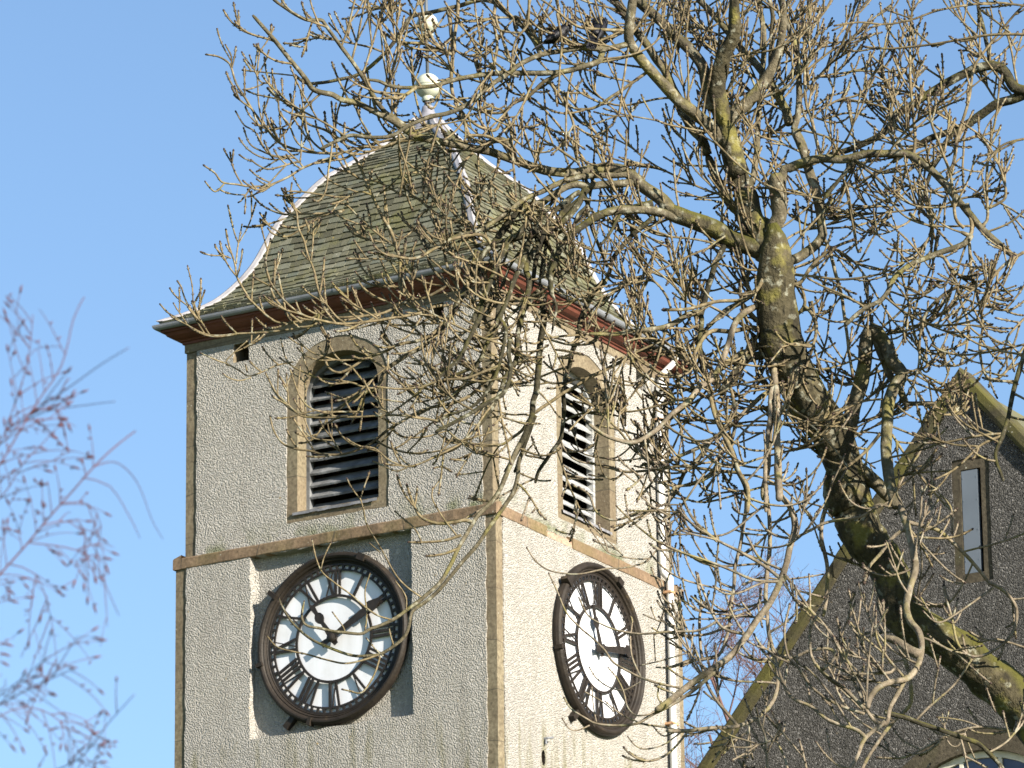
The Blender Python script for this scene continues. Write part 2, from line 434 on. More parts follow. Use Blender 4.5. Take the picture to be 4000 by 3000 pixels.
# string course
SC = 2.398
bm = bmesh.new()
def ledge_piece(x0, x1, side, j=0.0):
    n = max(2, int((x1 - x0) / 0.12)); rows = []
    for i in range(n + 1):
        u = x0 + (x1 - x0) * i / n; d = random.uniform(-.006, .006)
        rows.append([bm.verts.new(side_pt(side, u, o, z)) for o, z in ((A - .03, ZS0 + .001), (SC + d - .004, ZS0 + .001 + random.uniform(-.003, .003)), (SC + d, ZS0 + .012), (SC + d, ZS1 - .02), (SC + d - .015, ZS1 - .002), (A - .03, ZS1 + .035))])
    for a, b in zip(rows, rows[1:]):
        for k in range(5): bm.faces.new((a[k], b[k], b[k + 1], a[k + 1]))
    for r in (rows[0], rows[-1]): bm.faces.new(r)
ledge_piece(-SC, SC, 0); ledge_piece(-SC + .03, -1.14, 1); ledge_piece(-0.50, SC, 1); ledge_piece(-SC + .03, SC - .03, 2); ledge_piece(-SC, SC, 3)
link('string_course', bm, M['ledge'], tower)
# broken stretch of the string course on the sunny wall
bm = bmesh.new()
rr = random.Random(4); n = 12; rows = []
for i in range(n + 1):
    u = -1.14 + 0.64 * i / n; d = rr.uniform(-.012, .008) - 0.02 - .02 * math.sin(i * math.pi / n); e = rr.uniform(0, .05) * (1 if 0 < i < n else .2)
    rows.append([bm.verts.new(side_pt(1, u, o, z)) for o, z in ((A - .03, ZS0 - .004 + e * .3), (SC + d, ZS0 + .006 + e * .4), (SC + d - .01, ZS0 + .075 + rr.uniform(-.02, .02)), (SC + d - .04, ZS1 - .03 - e), (A - .03, ZS1 + .03))])
for a, b in zip(rows, rows[1:]):
    for k in range(4): bm.faces.new((a[k], b[k], b[k + 1], a[k + 1]))
tag(link('broken_stone', bm, M['pink'], tower), 'pale pink broken stretch of the stone ledge')
# frieze stone band, red timber cornice
bm = bmesh.new()
sweep_square(bm, [(A - .03, Z(21.44)), (A + .004, Z(21.45)), (A + .004, Z(21.58)), (A - .03, Z(21.58))])
link('frieze_band', bm, M['stone'], tower)
bm = bmesh.new()
sweep_square(bm, [(A - .03, Z(21.560)), (A + .025, Z(21.562)), (A + .03, Z(21.592)), (A + .055, Z(21.597)), (A + .065, Z(21.615)), (A + .12, Z(21.63)), (A + .17, Z(21.66)), (A + .195, Z(21.70)), (A + .225, Z(21.705)), (A + .23, Z(21.77)), (A - .03, Z(21.78))])
link('cornice', bm, M['red'], tower)
bm = bmesh.new()
g = 2.56; prof = []
for i in range(9):
    a = math.pi * i / 8
    prof.append((g + 0.052 * math.cos(a), Z(21.795) - 0.062 * math.sin(a)))
for i in range(8, -1, -1):
    a = math.pi * i / 8
    prof.append((g + 0.046 * math.cos(a), Z(21.799) - 0.056 * math.sin(a)))
sweep_square(bm, prof)
for s in range(4):
    for u in (-2.1, -0.95, 0.2, 1.3, 2.2):
        rings = []
        for du in (-.045, .045):
            rings.append([bm.verts.new(side_pt(s, u + du, g + 0.058 * math.cos(math.pi * i / 10), Z(21.797) - 0.070 * math.sin(math.pi * i / 10))) for i in range(11)])
        for i in range(10): bm.faces.new((rings[0][i], rings[0][i + 1], rings[1][i + 1], rings[1][i]))
        for r in rings: bm.faces.new(r)
link('gutter', bm, M['gutter'], tower)
# roof: bell shaped, hung with slates
PROF = [(2.55, 21.83), (2.28, 21.98), (2.02, 22.17), (1.81, 22.44), (1.66, 22.71), (1.54, 23.03), (1.425, 23.33), (1.25, 23.60), (1.01, 23.96), (0.77, 24.19), (0.60, 24.345), (0.42, 24.54), (0.20, 24.80), (0.06, 25.03)]
def cr(p0, p1, p2, p3, t):
    return tuple(0.5 * (2 * b + (c - a) * t + (2 * a - 5 * b + 4 * c - d) * t * t + (3 * b - a - 3 * c + d) * t ** 3) for a, b, c, d in zip(p0, p1, p2, p3))
fine = []
for i in range(len(PROF) - 1):
    q = [PROF[max(0, i - 1)], PROF[i], PROF[i + 1], PROF[min(len(PROF) - 1, i + 2)]]
    for j in range(8): fine.append(cr(*q, j / 8))
fine.append(PROF[-1])
arc = [0.0]
for a, b in zip(fine, fine[1:]): arc.append(arc[-1] + math.hypot(b[0] - a[0], b[1] - a[1]))
def at(t):
    t = max(0, min(arc[-1] - 1e-6, t))
    import bisect
    i = min(len(fine) - 2, bisect.bisect_right(arc, t) - 1)
    f = (t - arc[i]) / (arc[i + 1] - arc[i])
    r = fine[i][0] + (fine[i + 1][0] - fine[i][0]) * f; z = fine[i][1] + (fine[i + 1][1] - fine[i][1]) * f
    d = Vector((fine[i + 1][0] - fine[i][0], fine[i + 1][1] - fine[i][1])).normalized()
    return r, Z(z), d.y, -d.x          # radius, height, outward normal (out, up)
bm = bmesh.new()
sweep_square(bm, [(at(arc[-1] * i / 40)[0] - .012, at(arc[-1] * i / 40)[1] - .008) for i in range(41)], closed=False)
roof = link('roof', bm, M['slate'], tower)
bm = bmesh.new()
t = 0.0; row = 0
while t < arc[-1] - 0.25:
    ch = 0.112 - 0.020 * t / arc[-1] + random.uniform(-.004, .004)
    for s in range(4):
        r0 = at(t)[0]
        u = -r0 - random.uniform(0, .12)
        while u < r0:
            w = random.uniform(0.10, 0.20)
            a0, a1 = max(u, -r0), min(u + w - 0.008, r0)
            if a1 - a0 > 0.02:
                lift = 0.021 + random.uniform(-.006, .009); drop = random.uniform(-.014, .012); sk = random.uniform(-.006, .006)
                def pt(uu, tt, off):
                    r, z, no, nz = at(tt)
                    uu = max(-r, min(r, uu))
                    return bm.verts.new(side_pt(s, uu, r + no * off, z + nz * off))
                b0, b1 = pt(a0, t + drop + sk, lift), pt(a1, t + drop - sk, lift)
                c0, c1 = pt(a0, t + ch * 1.08, 0.004), pt(a1, t + ch * 1.08, 0.004)
                d0, d1 = pt(a0, t + drop + sk, -.004), pt(a1, t + drop - sk, -.004)
                e0, e1 = pt(a0, t + ch * 1.08, -.006), pt(a1, t + ch * 1.08, -.006)
                bm.faces.new((b0, b1, c1, c0)); bm.faces.new((d0, d1, b1, b0)); bm.faces.new((d0, b0, c0, e0)); bm.faces.new((b1, d1, e1, c1))
            u += w
    t += ch; row += 1
link('slates', bm, M['slate'], roof, norm=False)
# lead on the hips
bm = bmesh.new()
N = 44
for sxx, syy in ((-1, -1), (1, -1), (1, 1), (-1, 1)):
    rows = []
    for i in range(N + 1):
        tt = arc[-1] * i / N * 0.97
        r, z, no, nz = at(tt); jw = random.uniform(-.012, .012); wd = (0.070 + jw * .7) * (1 if r > .3 else max(.15, r / .3)) 
        o = 0.030
        rows.append([bm.verts.new(q) for q in (
            (sxx * (r - wd), syy * (r + no * .012), z + nz * .012), (sxx * (r - wd), syy * (r + no * .026), z + nz * .026),
            (sxx * (r - .03), syy * (r + no * o), z + nz * o), (sxx * (r + .012), syy * (r + .022), z + .03), (sxx * (r + .024), syy * (r + .024), z + .036), (sxx * (r + .022), syy * (r + .012), z + .03),
            (sxx * (r + no * o), syy * (r - .03), z + nz * o), (sxx * (r + no * .026), syy * (r - wd), z + nz * .026), (sxx * (r + no * .012), syy * (r - wd), z + nz * .012))])
    for a, b in zip(rows, rows[1:]):
        for k in range(8): bm.faces.new((a[k], a[k + 1], b[k + 1], b[k]))
link('hip_flashing', bm, M['lead'], roof, smooth=True)
bm = bmesh.new()
lathe(bm, [(0.30, Z(24.70)), (0.25, Z(24.78)), (0.15, Z(24.93)), (0.09, Z(25.05)), (0.075, Z(25.12)), (0.0, Z(25.125))], 16)
link('lead_cap', bm, M['lead_dark'], roof, smooth=True)
# finial with two balls
bm = bmesh.new()
tube(bm, [(0, 0, Z(25.08)), (0, 0, Z(25.25))], 0.05, 10); tube(bm, [(0, 0, Z(25.5)), (-.03, 0, Z(27.6))], 0.024, 8)
fin = link('finial', bm, M['rod'], tower, smooth=True)
for zc, rad in ((25.415, 0.172), (26.305, 0.14)):
    bm = bmesh.new()
    bmesh.ops.create_uvsphere(bm, u_segments=28, v_segments=18, radius=rad)
    bmesh.ops.translate(bm, verts=bm.verts, vec=(0, 0, Z(zc)))
    lathe(bm, [(0.07, Z(zc) - rad - .05), (0.085, Z(zc) - rad - .02), (0.07, Z(zc) - rad + .03)], 16)
    lathe(bm, [(rad + .003, Z(zc) - .012), (rad + .008, Z(zc)), (rad + .003, Z(zc) + .012)], 28)
    link('finial_ball', bm, M['finial'], fin, smooth=True)
# downpipe on the sunny wall
bm = bmesh.new()
pu = 1.885
hop = [(-.11, .0, 21.33), (-.11, .20, 21.33), (.11, .20, 21.33), (.11, 0, 21.33)]
tube(bm, [side_pt(1, 2.02, g, Z(21.74)), side_pt(1, 2.02, g - .03, Z(21.66)), side_pt(1, pu + .03, A + .12, Z(21.50)), side_pt(1, pu, A + .10, Z(21.40)), side_pt(1, pu, A + .10, Z(21.32))], .042, 12)
box(bm, A + .004, A + .17, pu - .095, pu + .095, Z(21.22), Z(21.35), .012)
tube(bm, [side_pt(1, pu, A + .085, Z(21.22)), side_pt(1, pu, A + .07, Z(21.10)), side_pt(1, pu, A + .065, Z(20.8)), side_pt(1, pu, A + .065, Z(18.86)), side_pt(1, pu, A + .09, Z(18.77)), side_pt(1, pu + .01, SC + .07, Z(18.68)), side_pt(1, pu + .01, SC + .07, Z(18.5)), side_pt(1, pu + .02, AL + .065, 0.1)], [.07, .05, .045, .045, .048, .052, .045, .045], 12)
pipe = link('downpipe', bm, M['pipe'], tower, smooth=True)
for z, o in ((20.86, A), (18.50, AL + .01), (16.75, AL)):
    bm = bmesh.new()
    box(bm, o - .01, o + .125, pu - .066, pu + .09, Z(z) - .015, Z(z) + .015, .004)
    link('pipe_bracket', bm, M['pipe_collar'], pipe)

# ---------------------------------------------------------------- clocks
STROKES = {'I': [((0, 0), (0, 1), .036)], 'V': [((-.42, 1), (0, 0), .032), ((.42, 1), (0.04, 0), .013)], 'X': [((-.42, 1), (.42, 0), .032), ((.42, 1), (-.42, 0), .013)]}
ADV = {'I': .060, 'V': .115, 'X': .115}
NUM = ['XII', 'I', 'II', 'III', 'IIII', 'V', 'VI', 'VII', 'VIII', 'IX', 'X', 'XI']
def plate(bm, pts, o0, o1):
    """flat plate outline (x, z) between two distances from the wall"""
    f = [bm.verts.new((x, -o1, z)) for x, z in pts]; b = [bm.verts.new((x, -o0, z)) for x, z in pts]
    bm.faces.new(f); bm.faces.new(b[::-1])
    for i in range(len(pts)):
        j = (i + 1) % len(pts); bm.faces.new((f[i], b[i], b[j], f[j]))
def polar(a, r, tan=0.0):
    return (math.sin(a) * r + math.cos(a) * tan, math.cos(a) * r - math.sin(a) * tan)
def bar(bm, p, q, w, o0, o1):
    d = Vector((q[0] - p[0], q[1] - p[1])).normalized(); n = Vector((-d.y, d.x)) * w / 2
    plate(bm, [(p[0] + n.x, p[1] + n.y), (p[0] - n.x, p[1] - n.y), (q[0] - n.x, q[1] - n.y), (q[0] + n.x, q[1] + n.y)], o0, o1)
def ring(bm, r0, r1, o0, o1, n=96):
    rings = lathe(bm, [(r0, o0), (r0, o1), (r1, o1), (r1, o0)], n, 'Y')
def clock(loc, rz, label, hour, minute, base):
    root = tag(empty('tower_clock', loc, rz), label, 'clock', 'clocks of the tower')
    b = base
    bm = bmesh.new()
    lathe(bm, [(1.08, b), (1.105, b + .02), (1.112, b + .055), (1.10, b + .095), (1.078, b + .118), (1.057, b + .12), (1.036, b + .108), (1.022, b + .085), (1.012, b + .09), (.998, b + .08), (.990, b + .055), (.980, b + .06), (.966, b + .048), (.962, b + .02), (.962, b)], 96, 'Y')
    for a, ln, wd in ((R(25), 1.118, .12), (R(-52), 1.17, .06), (R(197), 1.13, .05), (R(-101), 1.125, .05)):
        c0, c1 = polar(a, 1.03), polar(a, ln)
        bar(bm, c0, c1, wd, b + .03, b + .14)
    c0, c1 = polar(R(212), 1.10), polar(R(214), 1.27); bar(bm, c0, c1, .075, b + .0, b + .08)
    rim = link('rim', bm, M['rim'], root, smooth=False)
    bm = bmesh.new()
    lathe(bm, [(.975, b + .012), (.3, b + .012), (.0001, b + .012)], 96, 'Y')
    link('dial', bm, M['dial'], root)
    bm = bmesh.new()
    f0, f1 = b + .032, b + .052
    ring(bm, .942, .966, f0, f1); ring(bm, .872, .896, f0, f1); ring(bm, .535, .568, f0, f1)
    for i in range(60):
        a = 2 * math.pi * (i + .5) / 60
        bar(bm, polar(a, .892), polar(a, .946), .034, f0 + .001, f1 - .001)
    link('minute_track', bm, M['iron'], root)
    h0, hh = .564, .312
    for i, s in enumerate(NUM):
        bm = bmesh.new()
        a = 2 * math.pi * i / 12
        w = sum(ADV[c] for c in s); x = -w / 2
        for c in s:
            cxx = x + ADV[c] / 2
            for (p, q, wd) in STROKES[c]:
                sc = ADV[c] if c != 'I' else 0
                bar(bm, polar(a, h0 + p[1] * hh, cxx + p[0] * sc), polar(a, h0 + q[1] * hh, cxx + q[0] * sc), wd, f0 + .002, f1 - .002)
            x += ADV[c]
        link('numeral', bm, M['iron'], root)
    def hand(name, ang, prof, o0, o1):
        bm = bmesh.new()
        pts = [polar(ang, r, w) for r, w in prof] + [polar(ang, r, -w) for r, w in prof[::-1]]
        plate(bm, pts, o0, o1); link(name, bm, M['iron'], root)
    hand('hour_hand', hour, [(-.10, .03), (0, .045), (.10, .038), (.26, .024), (.30, .055), (.345, .066), (.39, .052), (.42, .024), (.50, .034), (.57, .003)], b + .07, b + .085)
    hand('minute_hand', minute, [(-.16, .045), (-.05, .03), (0, .045), (.12, .034), (.40, .046), (.52, .050), (.60, .040), (.63, .078), (.68, .072), (.76, .042), (.86, .004)], b + .095, b + .11)
    bm = bmesh.new(); lathe(bm, [(.06, b + .05), (.06, b + .12), (.03, b + .135), (.0001, b + .14)], 20, 'Y'); link('hub', bm, M['iron'], root)
    return root
def tw(x, y, z):
    a, b = rot(x, y); return (CX + a, CY + b, z)
clock(tw(-0.02, -AL + .125, Z(17.30)), YAW, 'black and white roman numeral clock set in a square recess on the grey harled wall', R(-34), R(61), .02)
clock(tw(AL, 0.05, Z(17.335)), YAW + math.pi / 2, 'black and white roman numeral clock on the sunlit cream wall beside the downpipe', R(-20), R(80), .004)

# ---------------------------------------------------------------- gabled church behind the tower
GX, GY, SL = 6.41, 2.62, 1.20
church = tag(empty('gabled_church', tw(GX, GY, 0), YAW),
             'dark grey harled church gable with mossy stone coping, narrow blocked lancet and arched window', 'church')
HWD, ZA = 8.0, Z(20.86)
bm = bmesh.new()
ARC = lambda rr, z0: [(-rr, z0), (rr, z0)] + [(rr * math.cos(math.pi * i / 24), Z(14.61) + rr * math.sin(math.pi * i / 24)) for i in range(25)]
LAN = rect(-0.20, 0.33, Z(18.20), Z(19.85))
outer = [(-HWD, 0), (HWD, 0), (HWD, ZA - HWD * SL), (0, ZA), (-HWD, ZA - HWD * SL)]
sheet(bm, 0, 0.0, outer, [rough_loop(LAN, .12, .008, 8), rough_loop(ARC(1.69, Z(11.5)), .14, .010, 9)], .03)
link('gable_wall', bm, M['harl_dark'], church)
bm = bmesh.new()
for xx in (-HWD, HWD):
    bm.faces.new([bm.verts.new(q) for q in ((xx, 0.03, 0), (xx, 22, 0), (xx, 22, ZA - HWD * SL), (xx, 0.03, ZA - HWD * SL))])
bm.faces.new([bm.verts.new(q) for q in ((-HWD, 22, 0), (HWD, 22, 0), (HWD, 22, ZA - HWD * SL), (0, 22, ZA), (-HWD, 22, ZA - HWD * SL))])
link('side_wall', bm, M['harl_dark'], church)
bm = bmesh.new()
L = HWD + .25
for sg in (-1, 1):
    q = [(0, .12, ZA + .05), (sg * L, .12, ZA + .05 - L * SL), (sg * L, 22.2, ZA + .05 - L * SL), (0, 22.2, ZA + .05)]
    bm.faces.new([bm.verts.new(v) for v in q])
link('roof', bm, M['slate'], church)
# coping stones along both rakes
for sg in (-1, 1):
    bm = bmesh.new()
    rr = random.Random(12 + sg); x = 0.0
    while x < HWD:
        ln = rr.uniform(.85, 1.25); x1 = min(HWD, x + ln); j = rr.uniform(-.012, .012); jy = rr.uniform(-.012, .012)
        g0, g1 = (x if x == 0 else x + .006), x1 - .006
        prof = [(-.075 + jy, -.06), (-.09 + jy, .02), (-.085 + jy, .17), (-.06 + jy, .21), (.30, .21), (.30, -.06)]
        rows = [[bm.verts.new((sg * xx, yy, ZA - xx * SL + hz + j + rr.uniform(-.006, .006))) for yy, hz in prof] for xx in (g0, (g0 + g1) / 2, g1)]
        for a, b in zip(rows, rows[1:]):
            for k in range(6): bm.faces.new((a[k], a[(k + 1) % 6], b[(k + 1) % 6], b[k]))
        bm.faces.new(rows[0]); bm.faces.new(rows[-1])
        x = x1
    link('coping', bm, M['coping'], church)
# lancet
bm = bmesh.new()
def frame_ring(bm, lo, li, o0, o1):
    a = [bm.verts.new((u, -o0, z)) for u, z in lo]; b = [bm.verts.new((u, -o0, z)) for u, z in li]; c = [bm.verts.new((u, -o1, z)) for u, z in li]
    n = len(a)
    for i in range(n):
        j = (i + 1) % n; bm.faces.new((a[i], a[j], b[j], b[i])); bm.faces.new((b[i], b[j], c[j], c[i]))
frame_ring(bm, rect(-.21, .34, Z(18.19), Z(19.86)), rect(-.085, .20, Z(18.33), Z(19.71)), -.02, -.10)
lan = link('lancet_window', bm, M['stone_dark'], church)
bm = bmesh.new()
plate(bm, rect(-.075, .15, Z(18.335), Z(19.70)), -.09, -.03)
for u in (-.055, .13):
    for z in (18.5, 18.9, 19.3, 19.6): lathe(bm, [(.008, -.032), (.008, -.026), (.0001, -.024)], 8, 'Y', (u, 0, Z(z)))
link('blocking_panel', bm, M['panel'], lan)
# arched window
bm = bmesh.new()
frame_ring(bm, ARC(1.70, Z(11.4)), ARC(1.41, Z(11.7)), -.005, -.16)
aw = link('arched_window', bm, M['stone_dark'], church)
bm = bmesh.new()
frame_ring(bm, ARC(1.42, Z(11.65)), ARC(1.33, Z(11.75)), -.10, -.16)
for u in (-.80, -.27, .27, .80):
    box(bm, u - .025, u + .025, .105, .15, Z(11.7), Z(14.61) + math.sqrt(1.36 ** 2 - u * u))
for z in (12.3, 13.0, 13.7, 14.4, 15.1): box(bm, -1.35, 1.35, .11, .145, Z(z) - .02, Z(z) + .02)
link('frame', bm, M['white_frame'], aw)
bm = bmesh.new(); bm.faces.new([bm.verts.new((u, .14, z)) for u, z in ARC(1.40, Z(11.65))]); link('pane', bm, M['glass'], aw)
# ---------------------------------------------------------------- bark
def bark_mat(name, cols, lichen, moss, bumpd, scale=18, ring=False):
    k = NT(name)
    n = k.noise(scale, 5, rough=0.65)
    c = k.ramp(n, [(0.28, cols[0]), (0.5, cols[1]), (0.72, cols[2])])
    if ring:
        fur = k.noise(1.0, 4, k.coord((60, 60, 10)))
        c = k.mix(k.math('MULTIPLY', k.step(fur, 0.52, 0.68), 0.75), c, tuple(x * .35 for x in cols[0]))
    # crust lichen: pale grey patches and yellow ones
    c = k.mix(k.math('MULTIPLY', k.step(k.noise(26, 3), 0.58, 0.66), 0.65), c, (0.28, 0.28, 0.22))
    c = k.mix(k.math('MULTIPLY', k.step(k.noise(9, 5), 0.60 - .12 * lichen, 0.72 - .12 * lichen), min(1, lichen)), c, (0.21, 0.19, 0.045))
    if moss:
        g = k.n.new('ShaderNodeNewGeometry'); sp = k.n.new('ShaderNodeSeparateXYZ'); k.link(g.outputs['Normal'], sp.inputs[0])
        up = k.step(k.math('ADD', sp.outputs['Z'], k.math('MULTIPLY', k.noise(7, 4), 1.4)), 0.85, 1.25)
        c = k.mix(k.math('MULTIPLY', up, moss), c, (0.066, 0.064, 0.010))
    dk = k.noise(3.2, 4)
    c = k.mix(k.math('MULTIPLY', k.step(dk, 0.52, 0.66), 0.5), c, tuple(x * .45 for x in cols[0]))
    k.color(c); k.rough(0.9)
    h = k.math('ADD', n, k.math('MULTIPLY', k.noise(scale * 3.5, 3), .6))
    k.bump(h, bumpd, 1.0)
    return k.m
M['bark'] = bark_mat('ash_bark_rough', [(0.024, 0.021, 0.012), (0.055, 0.047, 0.026), (0.105, 0.09, 0.054)], 0.6, 0.9, 0.016, 14, True)
M['limb'] = bark_mat('ash_bark_limb', [(0.045, 0.038, 0.025), (0.10, 0.086, 0.056), (0.20, 0.172, 0.125)], 0.5, 0.5, 0.008, 26)
M['twig'] = bark_mat('ash_twig_bark', [(0.055, 0.043, 0.025), (0.15, 0.118, 0.068), (0.29, 0.235, 0.148)], 0.30, 0.25, 0.002, 34)
M['mossy'] = bark_mat('mossy_shaded_branch_bark', [(0.016, 0.014, 0.009), (0.036, 0.032, 0.019), (0.085, 0.076, 0.05)], 0.35, 0.6, 0.008, 26)  # mossy bark, with the stems' shaded side also put into the colour
M['pale'] = bark_mat('pale_smooth_bark', [(0.085, 0.068, 0.048), (0.18, 0.148, 0.108), (0.31, 0.26, 0.20)], 0.5, 0.25, 0.005, 30)
M['bud'] = simple('dark_ash_bud', (0.045, 0.030, 0.024), 0.8, var=0.5, scale=60)
M['birch'] = simple('purple_birch_twig', (0.085, 0.028, 0.028), 0.8, var=0.4, scale=12)
M['birch_bark'] = simple('birch_bark', (0.30, 0.26, 0.25), 0.8, var=0.5, scale=9)
M['far_twig'] = simple('red_brown_far_twig', (0.13, 0.075, 0.065), 0.9, var=0.3, scale=3)
M['feather'] = simple('black_feathers', (0.012, 0.012, 0.015), 0.5, var=0.4, scale=40, bump=0.003, bscale=120)
M['nape'] = simple('grey_nape_feathers', (0.10, 0.10, 0.11), 0.7, var=0.3, scale=60)

